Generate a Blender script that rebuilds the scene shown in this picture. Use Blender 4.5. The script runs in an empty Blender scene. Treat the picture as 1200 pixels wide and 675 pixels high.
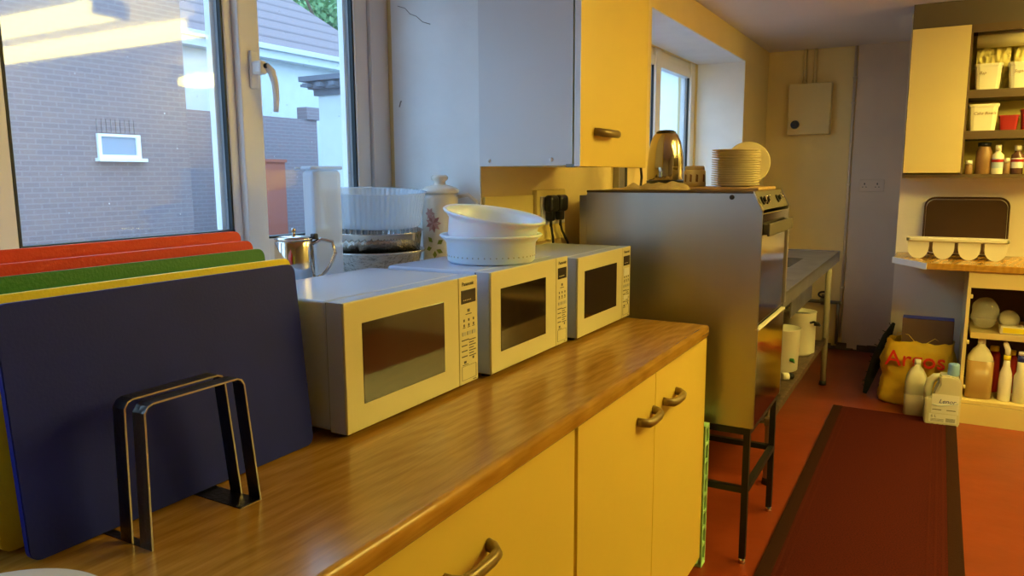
import bpy, bmesh, math, random
from mathutils import Vector, Matrix, noise
random.seed(7)
PI = math.pi
SC = bpy.context.scene
COL = SC.collection

# ------------------------------------------------------------------ materials
def mat(name, col, rough=.5, metal=0., spec=.5, bump=0., bscale=40., var=0., vscale=5., trans=0., alpha=1., ior=1.45,
        emit=None, estr=0., coat=0., stretch=None, aniso=0., sss=0.):
    m = bpy.data.materials.new(name); m.use_nodes = True
    nt = m.node_tree; b = nt.nodes['Principled BSDF']
    b.inputs['Base Color'].default_value = (*col, 1)
    b.inputs['Roughness'].default_value = rough
    b.inputs['Metallic'].default_value = metal
    b.inputs['Specular IOR Level'].default_value = spec
    b.inputs['Transmission Weight'].default_value = trans
    b.inputs['Alpha'].default_value = alpha
    b.inputs['IOR'].default_value = ior
    b.inputs['Coat Weight'].default_value = coat
    if sss: b.inputs['Subsurface Weight'].default_value = sss
    if emit:
        b.inputs['Emission Color'].default_value = (*emit, 1)
        b.inputs['Emission Strength'].default_value = estr
    tc = nt.nodes.new('ShaderNodeTexCoord'); mp = nt.nodes.new('ShaderNodeMapping')
    nt.links.new(tc.outputs['Object'], mp.inputs['Vector'])
    if stretch: mp.inputs['Scale'].default_value = stretch
    if var:
        n = nt.nodes.new('ShaderNodeTexNoise'); n.inputs['Scale'].default_value = vscale
        n.inputs['Detail'].default_value = 6
        nt.links.new(mp.outputs['Vector'], n.inputs['Vector'])
        r = nt.nodes.new('ShaderNodeValToRGB')
        r.color_ramp.elements[0].position = .3; r.color_ramp.elements[1].position = .7
        r.color_ramp.elements[0].color = (*[c*(1-var) for c in col], 1)
        r.color_ramp.elements[1].color = (*[min(1, c*(1+var*.35)) for c in col], 1)
        nt.links.new(n.outputs['Fac'], r.inputs['Fac']); nt.links.new(r.outputs['Color'], b.inputs['Base Color'])
    if bump:
        n2 = nt.nodes.new('ShaderNodeTexNoise'); n2.inputs['Scale'].default_value = bscale
        n2.inputs['Detail'].default_value = 5
        nt.links.new(mp.outputs['Vector'], n2.inputs['Vector'])
        bp = nt.nodes.new('ShaderNodeBump'); bp.inputs['Strength'].default_value = bump
        bp.inputs['Distance'].default_value = .01
        nt.links.new(n2.outputs['Fac'], bp.inputs['Height']); nt.links.new(bp.outputs['Normal'], b.inputs['Normal'])
    return m

def glass_pane(name, tint=(.93, .97, 1), refl=1.0, dirt=.0, rough=.015):
    m = bpy.data.materials.new(name); m.use_nodes = True; nt = m.node_tree
    for n in list(nt.nodes): nt.nodes.remove(n)
    o = nt.nodes.new('ShaderNodeOutputMaterial'); t = nt.nodes.new('ShaderNodeBsdfTransparent')
    t.inputs['Color'].default_value = (*tint, 1)
    g = nt.nodes.new('ShaderNodeBsdfGlossy'); g.inputs['Roughness'].default_value = rough
    f = nt.nodes.new('ShaderNodeFresnel'); f.inputs['IOR'].default_value = 1.5
    mx = nt.nodes.new('ShaderNodeMixShader')
    mul = nt.nodes.new('ShaderNodeMath'); mul.operation = 'MULTIPLY'; mul.inputs[1].default_value = refl
    nt.links.new(f.outputs[0], mul.inputs[0]); nt.links.new(mul.outputs[0], mx.inputs[0])
    nt.links.new(t.outputs[0], mx.inputs[1]); nt.links.new(g.outputs[0], mx.inputs[2])
    last = mx
    if dirt:                                   # dust specks and a thin grey film on old glass
        d = nt.nodes.new('ShaderNodeBsdfDiffuse'); d.inputs['Color'].default_value = (.85, .88, .95, 1)
        tc = nt.nodes.new('ShaderNodeTexCoord')
        v = nt.nodes.new('ShaderNodeTexVoronoi'); v.inputs['Scale'].default_value = 26
        nt.links.new(tc.outputs['Object'], v.inputs['Vector'])
        r = nt.nodes.new('ShaderNodeValToRGB')
        r.color_ramp.elements[0].position = .03; r.color_ramp.elements[0].color = (.6, .6, .6, 1)
        r.color_ramp.elements[1].position = .07; r.color_ramp.elements[1].color = (dirt, dirt, dirt, 1)
        nt.links.new(v.outputs['Distance'], r.inputs['Fac'])
        m2 = nt.nodes.new('ShaderNodeMixShader')
        nt.links.new(r.outputs['Color'], m2.inputs[0]); nt.links.new(mx.outputs[0], m2.inputs[1]); nt.links.new(d.outputs[0], m2.inputs[2])
        last = m2
    nt.links.new(last.outputs[0], o.inputs['Surface'])
    return m

def clear_plastic(name, col=(.85, .93, 1), fac=.35, rough=.15):
    m = bpy.data.materials.new(name); m.use_nodes = True; nt = m.node_tree
    b = nt.nodes['Principled BSDF']; o = nt.nodes['Material Output']
    b.inputs['Base Color'].default_value = (*col, 1); b.inputs['Roughness'].default_value = rough
    t = nt.nodes.new('ShaderNodeBsdfTransparent'); t.inputs['Color'].default_value = (.95, .98, 1, 1)
    mx = nt.nodes.new('ShaderNodeMixShader'); mx.inputs[0].default_value = fac
    nt.links.new(t.outputs[0], mx.inputs[1]); nt.links.new(b.outputs[0], mx.inputs[2]); nt.links.new(mx.outputs[0], o.inputs['Surface'])
    return m

def ramp_mat(name, tex, c0, c1, p0, p1, scale, rough=.3, coat=0., tex_kind='noise', dist=0., spec=.5):
    m = bpy.data.materials.new(name); m.use_nodes = True; nt = m.node_tree; b = nt.nodes['Principled BSDF']
    tc = nt.nodes.new('ShaderNodeTexCoord'); mp = nt.nodes.new('ShaderNodeMapping'); mp.inputs['Scale'].default_value = scale
    nt.links.new(tc.outputs['Object'], mp.inputs['Vector'])
    if tex_kind == 'wave':
        n = nt.nodes.new('ShaderNodeTexWave'); n.inputs['Distortion'].default_value = dist; n.inputs['Scale'].default_value = tex
        n.inputs['Detail'].default_value = 4; n.bands_direction = 'X'
    else:
        n = nt.nodes.new('ShaderNodeTexNoise'); n.inputs['Scale'].default_value = tex; n.inputs['Detail'].default_value = 8
        n.inputs['Distortion'].default_value = dist
    nt.links.new(mp.outputs['Vector'], n.inputs['Vector'])
    r = nt.nodes.new('ShaderNodeValToRGB')
    r.color_ramp.elements[0].position = p0; r.color_ramp.elements[0].color = (*c0, 1)
    r.color_ramp.elements[1].position = p1; r.color_ramp.elements[1].color = (*c1, 1)
    nt.links.new(n.outputs['Fac'], r.inputs['Fac']); nt.links.new(r.outputs['Color'], b.inputs['Base Color'])
    b.inputs['Roughness'].default_value = rough; b.inputs['Coat Weight'].default_value = coat
    b.inputs['Specular IOR Level'].default_value = spec
    return m

def brick_mat(name, c1, c2, mortar, plane='yz'):
    m = bpy.data.materials.new(name); m.use_nodes = True; nt = m.node_tree; b = nt.nodes['Principled BSDF']
    tc = nt.nodes.new('ShaderNodeTexCoord'); s = nt.nodes.new('ShaderNodeSeparateXYZ'); c = nt.nodes.new('ShaderNodeCombineXYZ')
    nt.links.new(tc.outputs['Object'], s.inputs[0])
    a, d = ('Y', 'Z') if plane == 'yz' else ('X', 'Z')
    nt.links.new(s.outputs[a], c.inputs['X']); nt.links.new(s.outputs[d], c.inputs['Y'])
    k = nt.nodes.new('ShaderNodeTexBrick'); k.inputs['Scale'].default_value = 1
    k.inputs['Brick Width'].default_value = .225; k.inputs['Row Height'].default_value = .075
    k.inputs['Mortar Size'].default_value = .009; k.inputs['Color1'].default_value = (*c1, 1)
    k.inputs['Color2'].default_value = (*c2, 1); k.inputs['Mortar'].default_value = (*mortar, 1)
    nt.links.new(c.outputs[0], k.inputs['Vector'])
    nt.links.new(k.outputs['Color'], b.inputs['Base Color']); b.inputs['Roughness'].default_value = .9
    return m

M = {}
M['wall'] = mat('wall_paint', (.86, .68, .31), .6, bump=.25, bscale=18, var=.05, vscale=3)
M['reveal'] = mat('reveal_paint', (.86, .87, .87), .5, bump=.35, bscale=14, var=.05, vscale=6)
M['wall_nook'] = mat('nook_paint', (.90, .80, .62), .6, bump=.2, bscale=14)
M['wall_dim'] = mat('dim_wall', (.40, .36, .30), .7, var=.05)
M['wall_grey'] = mat('partition_paint', (.66, .53, .40), .5, bump=.2, bscale=14, var=.06, vscale=3)
M['ceil'] = mat('ceiling_paint', (.74, .66, .63), .42, bump=.1, bscale=8, var=.05, vscale=2)
M['floor'] = mat('red_floor_paint', (.25, .042, .011), .33, bump=.15, bscale=9, var=.22, vscale=4, spec=.4)
M['sill'] = mat('sill_paint', (.8, .8, .78), .35)
M['upvc'] = mat('white_upvc', (.84, .83, .82), .3)
M['gasket'] = mat('black_gasket', (.01, .015, .02), .5)
M['cream'] = mat('cream_laminate', (.74, .54, .10), .38, var=.03, vscale=3)
M['cream2'] = mat('pale_cream_laminate', (.70, .56, .25), .38, var=.04, vscale=3)
M['cabside'] = mat('grey_cabinet_board', (.74, .74, .75), .45, var=.03, vscale=4)
M['handle'] = mat('bronze_handle', (.25, .17, .05), .3, metal=.2)
M['steel'] = mat('brushed_steel', (.50, .48, .45), .30, metal=1, bump=.05, bscale=60, stretch=(1, 1, .02), var=.12, vscale=4)
M['steel_side'] = mat('brushed_side_panel', (.46, .44, .41), .36, metal=1, bump=.04, bscale=90, stretch=(1, 1, .03), var=.15, vscale=2)
M['steel_mir'] = mat('polished_steel', (.62, .58, .52), .10, metal=1, var=.06, vscale=8)
M['steel_tab'] = mat('worn_table_steel', (.30, .285, .28), .42, metal=.8, var=.25, vscale=7)
M['handlesteel'] = mat('dull_handle_steel', (.07, .06, .045), .55)
M['chrome'] = mat('chrome', (.75, .72, .66), .08, metal=1)
M['foil'] = mat('foil', (.62, .60, .56), .25, metal=1, bump=.8, bscale=45)
M['black'] = mat('black_plastic', (.012, .012, .014), .35)
M['blackmetal'] = mat('black_painted_metal', (.014, .014, .016), .4)
M['blackrub'] = mat('black_fibre', (.01, .01, .011), .9, bump=.8, bscale=60)
M['mw'] = mat('microwave_lamp_tint', (.66, .60, .35), .28)  # white front, with warm lamp light put into its colour
M['mwbody'] = mat('microwave_window_tint', (.50, .58, .76), .26)  # same white, with blue window light put into its colour
M['mwglass'] = mat('microwave_dark_glass', (.02, .012, .008), .07, spec=.8)
M['mwdisp'] = mat('display_glass', (.035, .03, .03), .15)
M['mark'] = mat('grey_print', (.10, .09, .08), .6)
M['button'] = mat('grey_buttons', (.48, .46, .40), .5)
M['blue'] = mat('blue_board', (.008, .017, .26), .55, spec=.25, bump=.05, bscale=220, var=.12, vscale=9)
M['yellow'] = mat('yellow_board', (.90, .74, .02), .4, bump=.1, bscale=200)
M['green'] = mat('green_board', (.01, .16, .03), .4, bump=.1, bscale=200)
M['red'] = mat('red_board', (.68, .03, .015), .4, bump=.1, bscale=200)
M['rackmetal'] = mat('dark_rack_steel', (.16, .14, .12), .3, metal=1, bump=.2, bscale=120)
M['rackedge'] = mat('bare_rack_edge', (.42, .39, .36), .4, metal=.9)
M['whiteplas'] = mat('white_translucent_plastic', (.80, .86, .95), .3, sss=.2)
M['frost'] = clear_plastic('frosted_plastic', (.74, .84, .97), .55, .3)
M['clear'] = clear_plastic('clear_ribbed_plastic', (.80, .9, 1), .42, .12)
M['cling'] = clear_plastic('clear_wrap', (.9, .9, .85), .26, .12)
M['ceramic'] = mat('cream_ceramic', (.83, .79, .70), .18, coat=.3)
M['plate'] = mat('plate_ceramic', (.80, .70, .45), .22)
M['leaf'] = mat('printed_leaf', (.22, .28, .03), .4)
M['petal'] = mat('printed_petal', (.62, .34, .30), .4)
M['petal2'] = mat('printed_petal_dark', (.42, .16, .13), .4)
M['gold'] = mat('brass_steel', (.56, .50, .38), .10, metal=1, var=.08, vscale=10)
M['jarcream'] = mat('cream_jar', (.82, .72, .38), .3)
M['jarprint'] = mat('brown_print', (.3, .16, .05), .5)
M['cloth'] = mat('tea_cloth', (.62, .50, .27), .9, bump=.5, bscale=60, var=.3, vscale=18)
M['board'] = mat('tan_board', (.55, .34, .13), .5, var=.2, vscale=12, stretch=(1, 8, 8))
M['cratgreen'] = mat('pale_green_plastic', (.50, .88, .38), .4)
M['box_tan'] = mat('cardboard', (.15, .085, .06), .8, var=.15)
M['bag'] = mat('yellow_carrier', (.88, .60, .05), .32, bump=.5, bscale=12, var=.18, vscale=7)
M['bagred'] = mat('red_print', (.72, .03, .015), .4)
M['jug'] = mat('pale_jug_plastic', (.64, .60, .44), .35, sss=.1, var=.06)
M['jugliq'] = mat('grey_liquid', (.40, .33, .25), .3)
M['amber'] = mat('amber_liquid', (.36, .22, .08), .25)
M['bluecap'] = mat('pale_blue_cap', (.22, .38, .62), .4)
M['darkblue'] = mat('dark_blue_cap', (.015, .03, .25), .4)
M['label'] = mat('paper_label', (.78, .76, .70), .6)
M['labelblue'] = mat('label_blue', (.45, .58, .68), .6)
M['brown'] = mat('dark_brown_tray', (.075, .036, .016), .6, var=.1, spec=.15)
M['tubbeige'] = mat('beige_tub', (.66, .60, .44), .4)
M['shelfdark'] = mat('shelf_edge_brown', (.11, .065, .025), .5)
M['shade_band'] = mat('dark_shade_band', (.10, .075, .05), .7)  # shade below the ceiling, put into the colour
M['cabin'] = mat('cabinet_inner', (.86, .70, .16), .5)
M['tubwhite'] = mat('white_tub', (.86, .80, .60), .4)
M['tubred'] = mat('red_tub', (.36, .012, .008), .4)
M['jarbrown'] = mat('brown_powder', (.30, .16, .06), .35, var=.15, vscale=20)
M['bottlebrown'] = mat('dark_brown_bottle', (.12, .05, .03), .25)
M['enamel'] = mat('white_enamel', (.74, .70, .58), .3, var=.08)
M['shelfsteel'] = mat('dirty_shelf_steel', (.17, .11, .07), .5, metal=.5, var=.5, vscale=30)
M['panelolive'] = mat('dark_olive_panel', (.10, .08, .045), .5)
M['trimlight'] = mat('bright_trim', (.75, .70, .58), .35)
M['legbeige'] = mat('aged_leg_paint', (.40, .35, .25), .5, var=.2)
M['tile'] = mat('splash_panel', (.92, .74, .24), .45, bump=.1, bscale=20)
M['rug'] = ramp_mat('rug_pile', 180, (.04, .005, .003), (.085, .010, .006), .35, .65, (1, 1, 1), .95, spec=.1)
M['rugedge'] = mat('rug_border', (.035, .012, .006), .95, bump=.6, bscale=200, spec=.1)
M['rugline'] = mat('rug_stripe', (.075, .011, .006), .95, bump=.6, bscale=200, spec=.1)
M['tube'] = mat('lit_tube', (1, .9, .7), .4, emit=(1, .79, .17), estr=21)
M['tube_far'] = mat('lit_tube_far', (1, .9, .7), .4, emit=(1, .79, .17), estr=44)
M['battenwhite'] = mat('batten_white', (.8, .78, .72), .4)
M['dirt'] = mat('wall_dirt', (.10, .07, .05), .9, bump=.8, bscale=30)
M['crack'] = mat('plaster_crack', (.32, .30, .29), .9)
M['brick'] = brick_mat('brick_wall', (.22, .155, .15), (.19, .14, .145), (.245, .20, .195))
M['brick2'] = brick_mat('garden_brick', (.25, .18, .19), (.22, .18, .19), (.28, .24, .25))
M['render'] = mat('white_render', (.62, .66, .66), .8, var=.05)
M['roof'] = None
M['roofdark'] = mat('dark_roof_edge', (.14, .15, .18), .8)
M['foliage'] = mat('tree_leaves', (.26, .46, .20), .7, var=.2)
M['bark'] = mat('bark', (.12, .08, .05), .9)
M['ground'] = mat('outside_paving', (.22, .22, .24), .9, var=.2)
M['terracotta'] = mat('terracotta', (.45, .12, .07), .8)
M['paneglass'] = glass_pane('window_pane', refl=1.5, dirt=.06, rough=.04)
M['farpane'] = mat('far_pane', (.25, .30, .36), .2)
M['tapmetal'] = mat('old_pipe', (.20, .17, .13), .45, metal=.6)

def wood_top(nm='oak_worktop', sc=(10, 1.1, 10), sc2=(90, 5, 90)):
    m = bpy.data.materials.new(nm); m.use_nodes = True; nt = m.node_tree; b = nt.nodes['Principled BSDF']
    tc = nt.nodes.new('ShaderNodeTexCoord'); mp = nt.nodes.new('ShaderNodeMapping'); mp.inputs['Scale'].default_value = sc
    nt.links.new(tc.outputs['Object'], mp.inputs['Vector'])
    n = nt.nodes.new('ShaderNodeTexNoise'); n.inputs['Scale'].default_value = 2.2; n.inputs['Detail'].default_value = 8; n.inputs['Distortion'].default_value = 1.2
    nt.links.new(mp.outputs[0], n.inputs['Vector'])
    mp2 = nt.nodes.new('ShaderNodeMapping'); mp2.inputs['Scale'].default_value = sc2
    nt.links.new(tc.outputs['Object'], mp2.inputs['Vector'])
    n2 = nt.nodes.new('ShaderNodeTexNoise'); n2.inputs['Scale'].default_value = 2; n2.inputs['Detail'].default_value = 4
    nt.links.new(mp2.outputs[0], n2.inputs['Vector'])
    w = nt.nodes.new('ShaderNodeTexWave'); w.inputs['Scale'].default_value = 3.2; w.inputs['Distortion'].default_value = 9; w.inputs['Detail'].default_value = 3
    mp3 = nt.nodes.new('ShaderNodeMapping'); mp3.inputs['Scale'].default_value = (3, 1.2, 3); mp3.inputs['Rotation'].default_value = (0, 0, .4)
    nt.links.new(tc.outputs['Object'], mp3.inputs['Vector']); nt.links.new(mp3.outputs[0], w.inputs['Vector'])
    mx = nt.nodes.new('ShaderNodeMix'); mx.inputs[0].default_value = .5
    nt.links.new(n.outputs['Fac'], mx.inputs[2]); nt.links.new(n2.outputs['Fac'], mx.inputs[3])
    mx2 = nt.nodes.new('ShaderNodeMix'); mx2.inputs[0].default_value = .12
    nt.links.new(mx.outputs[0], mx2.inputs[2]); nt.links.new(w.outputs['Fac'], mx2.inputs[3])
    r = nt.nodes.new('ShaderNodeValToRGB')
    r.color_ramp.elements[0].position = .34; r.color_ramp.elements[0].color = (.36, .175, .022, 1)
    r.color_ramp.elements[1].position = .66; r.color_ramp.elements[1].color = (.54, .29, .045, 1)
    nt.links.new(mx2.outputs[0], r.inputs['Fac']); nt.links.new(r.outputs['Color'], b.inputs['Base Color'])
    b.inputs['Roughness'].default_value = .22; b.inputs['Specular IOR Level'].default_value = .5
    return m
M['wood'] = wood_top()
M['wood_cross'] = wood_top('oak_worktop_cross', (1.1, 10, 10), (5, 90, 90))

def roof_mat():
    m = bpy.data.materials.new('roof_tiles'); m.use_nodes = True; nt = m.node_tree; b = nt.nodes['Principled BSDF']
    tc = nt.nodes.new('ShaderNodeTexCoord'); w = nt.nodes.new('ShaderNodeTexWave')
    w.bands_direction = 'Z'; w.wave_profile = 'SAW'; w.inputs['Scale'].default_value = 1.15; w.inputs['Distortion'].default_value = .15
    nt.links.new(tc.outputs['Object'], w.inputs['Vector'])
    r = nt.nodes.new('ShaderNodeValToRGB')
    r.color_ramp.elements[0].color = (.13, .095, .095, 1); r.color_ramp.elements[0].position = .05
    r.color_ramp.elements[1].color = (.25, .185, .18, 1); r.color_ramp.elements[1].position = .3
    nt.links.new(w.outputs['Fac'], r.inputs['Fac']); nt.links.new(r.outputs['Color'], b.inputs['Base Color'])
    b.inputs['Roughness'].default_value = .9
    return m
M['roof'] = roof_mat()

# ------------------------------------------------------------------ geometry helpers
class G:
    """collects shapes into one bmesh"""
    def __init__(s): s.bm = bmesh.new(); s.mi = 0
    def _tag(s, faces):
        for f in faces: f.material_index = s.mi
    def box(s, x0, x1, y0, y1, z0, z1, bev=0., seg=2, rot=None, piv=None):
        t = bmesh.new()
        bmesh.ops.create_cube(t, size=1)
        for v in t.verts:
            v.co = Vector(((x0+x1)/2+v.co.x*(x1-x0), (y0+y1)/2+v.co.y*(y1-y0), (z0+z1)/2+v.co.z*(z1-z0)))
        if bev: bmesh.ops.bevel(t, geom=list(t.edges), offset=min(bev, .49*min(abs(x1-x0), abs(y1-y0), abs(z1-z0))), segments=seg, affect='EDGES', profile=.5)
        if rot is not None:
            p = Vector(piv) if piv else Vector(((x0+x1)/2, (y0+y1)/2, (z0+z1)/2))
            for v in t.verts: v.co = rot @ (v.co-p)+p
        return s.merge(t)
    def merge(s, t, smooth=False):
        vm = {}
        for v in t.verts: vm[v] = s.bm.verts.new(v.co)
        fs = []
        for f in t.faces:
            try:
                nf = s.bm.faces.new([vm[v] for v in f.verts]); nf.material_index = s.mi; nf.smooth = smooth or f.smooth; fs.append(nf)
            except ValueError: pass
        t.free(); return s
    def prism(s, pts, a0, a1, axis='y', bev=0.):
        """polygon pts in the two other axes, extruded from a0 to a1"""
        def mk(p, a):
            if axis == 'y': return Vector((p[0], a, p[1]))
            if axis == 'x': return Vector((a, p[0], p[1]))
            return Vector((p[0], p[1], a))
        t = bmesh.new()
        A = [t.verts.new(mk(p, a0)) for p in pts]; B = [t.verts.new(mk(p, a1)) for p in pts]
        t.faces.new(A); t.faces.new(B[::-1]); n = len(pts)
        for i in range(n): t.faces.new((A[i], B[i], B[(i+1) % n], A[(i+1) % n]))
        bmesh.ops.recalc_face_normals(t, faces=t.faces)
        if bev: bmesh.ops.bevel(t, geom=list(t.edges), offset=bev, segments=2, affect='EDGES')
        return s.merge(t)
    def lathe(s, prof, c=(0, 0, 0), seg=40, cap0=True, cap1=True, M4=None, ripple=0, rn=0):
        t = bmesh.new(); rings = []
        for r, z in prof:
            ring = []
            for i in range(seg):
                a = 2*PI*i/seg; rr = r*(1+(ripple*math.cos(a*rn) if ripple else 0))
                ring.append(t.verts.new((rr*math.cos(a), rr*math.sin(a), z)))
            rings.append(ring)
        for k in range(len(rings)-1):
            for i in range(seg):
                j = (i+1) % seg
                f = t.faces.new((rings[k][i], rings[k][j], rings[k+1][j], rings[k+1][i])); f.smooth = True
        if cap0: t.faces.new(rings[0][::-1])
        if cap1: t.faces.new(rings[-1])
        for v in t.verts:
            co = v.co.copy()
            if M4 is not None: co = M4 @ co
            v.co = co+Vector(c)
        bmesh.ops.recalc_face_normals(t, faces=t.faces)
        return s.merge(t)
    def cyl(s, p0, p1, r, r1=None, seg=20):
        p0 = Vector(p0); p1 = Vector(p1); d = p1-p0; r1 = r if r1 is None else r1
        q = d.to_track_quat('Z', 'Y').to_matrix()
        return s.lathe([(r, 0), (r1, d.length)], p0, seg, M4=q)
    def tube(s, pts, r, seg=10, closed=False, flat=None):
        """swept round (or flat: (w,h)) section along pts"""
        P = [Vector(p) for p in pts]; t = bmesh.new(); rings = []; n = len(P); prev = None
        for i in range(n):
            if closed: d = P[(i+1) % n]-P[i-1]
            else: d = P[min(i+1, n-1)]-P[max(i-1, 0)]
            d.normalize()
            if prev is None:
                up = Vector((0, 0, 1)) if abs(d.z) < .9 else Vector((1, 0, 0))
                u = d.cross(up).normalized()
            else: u = (prev-d*prev.dot(d)).normalized()
            prev = u; w = d.cross(u)
            ring = []
            for k in range(seg):
                a = 2*PI*k/seg
                if flat: co = P[i]+u*math.cos(a)*flat[0]+w*math.sin(a)*flat[1]
                else: co = P[i]+(u*math.cos(a)+w*math.sin(a))*(r if not isinstance(r, (list, tuple)) else r[i])
                ring.append(t.verts.new(co))
            rings.append(ring)
        m = n if closed else n-1
        for i in range(m):
            A, B = rings[i], rings[(i+1) % n]
            for k in range(seg):
                f = t.faces.new((A[k], A[(k+1) % seg], B[(k+1) % seg], B[k])); f.smooth = True
        if not closed: t.faces.new(rings[0][::-1]); t.faces.new(rings[-1])
        bmesh.ops.recalc_face_normals(t, faces=t.faces)
        return s.merge(t)
    def quad(s, a, b, c, d):
        vs = [s.bm.verts.new(p) for p in (a, b, c, d)]; f = s.bm.faces.new(vs); f.material_index = s.mi; return s
    def grid(s, fn, nu, nv, smooth=True):
        V = [[s.bm.verts.new(fn(i/nu, j/nv)) for j in range(nv+1)] for i in range(nu+1)]
        for i in range(nu):
            for j in range(nv):
                f = s.bm.faces.new((V[i][j], V[i+1][j], V[i+1][j+1], V[i][j+1])); f.smooth = smooth; f.material_index = s.mi
        return s
    def use(s, i): s.mi = i; return s

def obj(name, g, mats, parent=None, loc=(0, 0, 0), rot=None):
    me = bpy.data.meshes.new(name); g.bm.to_mesh(me); g.bm.free()
    for m in (mats if isinstance(mats, (list, tuple)) else [mats]): me.materials.append(M[m] if isinstance(m, str) else m)
    o = bpy.data.objects.new(name, me); COL.objects.link(o)
    if parent: o.parent = parent
    o.location = loc
    if rot: o.rotation_euler = rot
    return o
def tag(o, label, cat, group=None):
    o['label'] = label; o['category'] = cat
    if group: o['group'] = group
    return o
def thing(name, label, cat, loc=(0, 0, 0), rot=(0, 0, 0), group=None):
    o = bpy.data.objects.new(name, None); COL.objects.link(o); o.location = loc; o.rotation_euler = rot
    o.empty_display_size = .05
    return tag(o, label, cat, group)
def struct(name, g, mats, parent=None):
    o = obj(name, g, mats, parent)
    if not parent: o['kind'] = 'structure'
    return o
def dup(root, loc, label=None):
    r = root.copy(); COL.objects.link(r); r.location = loc
    if label: r['label'] = label
    for ch in list(root.children):
        c = ch.copy(); COL.objects.link(c); c.parent = r
        for gch in ch.children:
            d = gch.copy(); COL.objects.link(d); d.parent = c
    return r
def text(name, s, size, mtl, parent, loc, rot, extr=.0004, shear=0., align='LEFT', sx=1.):
    cu = bpy.data.curves.new(name, 'FONT'); cu.body = s; cu.size = size; cu.extrude = extr; cu.shear = shear; cu.align_x = align
    cu.resolution_u = 3
    t = bpy.data.objects.new(name+'_c', cu); COL.objects.link(t)
    bpy.context.view_layer.update()
    me = bpy.data.meshes.new_from_object(t.evaluated_get(bpy.context.evaluated_depsgraph_get()))
    bpy.data.objects.remove(t)
    me.materials.clear(); me.materials.append(M[mtl])
    o = bpy.data.objects.new(name, me); COL.objects.link(o); o.parent = parent; o.location = loc; o.rotation_euler = rot
    o.scale = (sx, 1, 1)
    return o
FX = (PI/2, 0, PI/2)      # text facing +x, reading along +y
FY = (PI/2, 0, 0)         # text facing -y, reading along +x

# ------------------------------------------------------------------ room constants (metres)
XW, XG = -1.285, -1.66          # left wall face, window plane
CZ = 2.39                       # ceiling
YF = 6.55                       # far wall
XR, YB = 2.6, -1.6
SILL = 1.130
R1 = (-.9, 2.08, 2.215)         # recess 1: y0, y1, top
R2 = (3.68, 5.72, 2.225)        # recess 2

# floor, ceiling, walls
struct('floor', G().box(XW-.6, XR+.1, YB-.1, YF+.1, -.1, 0), 'floor')
struct('ceiling', G().box(XW-.6, XR+.1, YB-.1, YF+.1, CZ, CZ+.1), 'ceil')
g = G()
def wbox(y0, y1, z0, z1, x1=XW): g.box(XG-.12, x1, y0, y1, z0, z1)
wbox(YB, YF, -.05, SILL-.03)                       # below the sills
wbox(YB, R1[0], SILL-.03, CZ); wbox(R1[1], R2[0], SILL-.03, CZ); wbox(R2[1], YF, SILL-.03, CZ)
wbox(R1[0], R1[1], R1[2], CZ); wbox(R2[0], R2[1], R2[2], CZ)
struct('wall_left', g, 'wall')
# painted plaster reveals of both recesses (thin skins on the recess sides)
g = G()
for r in (R1, R2):
    g.box(XG+.03, XW-.002, r[1]-.006, r[1], SILL, r[2]).box(XG+.03, XW-.002, r[0], r[0]+.006, SILL, r[2])
    g.box(XG+.03, XW-.002, r[0], r[1], r[2]-.006, r[2])
struct('trim_1', g, 'reveal')
struct('trim_2', G().box(XG-.02, XW+.006, R1[0]+.001, R1[1]-.001, SILL-.03, SILL, bev=.004), 'sill')
struct('trim_3', G().box(XG-.02, XW+.006, R2[0]+.001, R2[1]-.001, SILL-.03, SILL, bev=.004), 'sill')
struct('wall_far', G().box(XW-.1, XR, YF, YF+.1, 0, CZ), 'wall')
struct('wall_right', G().box(XR, XR+.1, YB, YF, 0, CZ), 'wall_dim')
struct('wall_back', G().box(XW-.4, XR, YB-.1, YB, 0, CZ), 'wall_dim')
# projecting wall behind the right-hand counter
struct('wall_nook', G().box(-.225, XR, 5.47, YF, 0, CZ), 'wall_nook')
# boarded panel on the far wall to the right of the pipe
struct('wall_panel', G().box(-.615, -.225, YF-.03, YF, 0, CZ), 'wall_grey')
# damp dirt at the foot of the far wall
g = G()
for i in range(60):
    x = random.uniform(-.9, -.1); s = random.uniform(.008, .03)
    g.box(x-s*1.4, x+s*1.4, YF-.036-s*.3, YF-.03, 0, s*random.uniform(.5, 2.2), bev=.003)
struct('baseboard_far', g, 'dirt')
# hairline cracks in the plaster of the near reveal
g = G()
def crack(pts, w=.0022):
    g.tube([(x, R1[1]-.0065, z) for x, z in pts], w, seg=5)
crack([(-1.60, 1.965), (-1.57, 1.955), (-1.55, 1.935), (-1.525, 1.925), (-1.50, 1.905), (-1.47, 1.895)], .0012)
crack([(-1.603, 1.64), (-1.598, 1.655), (-1.594, 1.66)], .0022)
struct('trim_4', g, 'crack')

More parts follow.
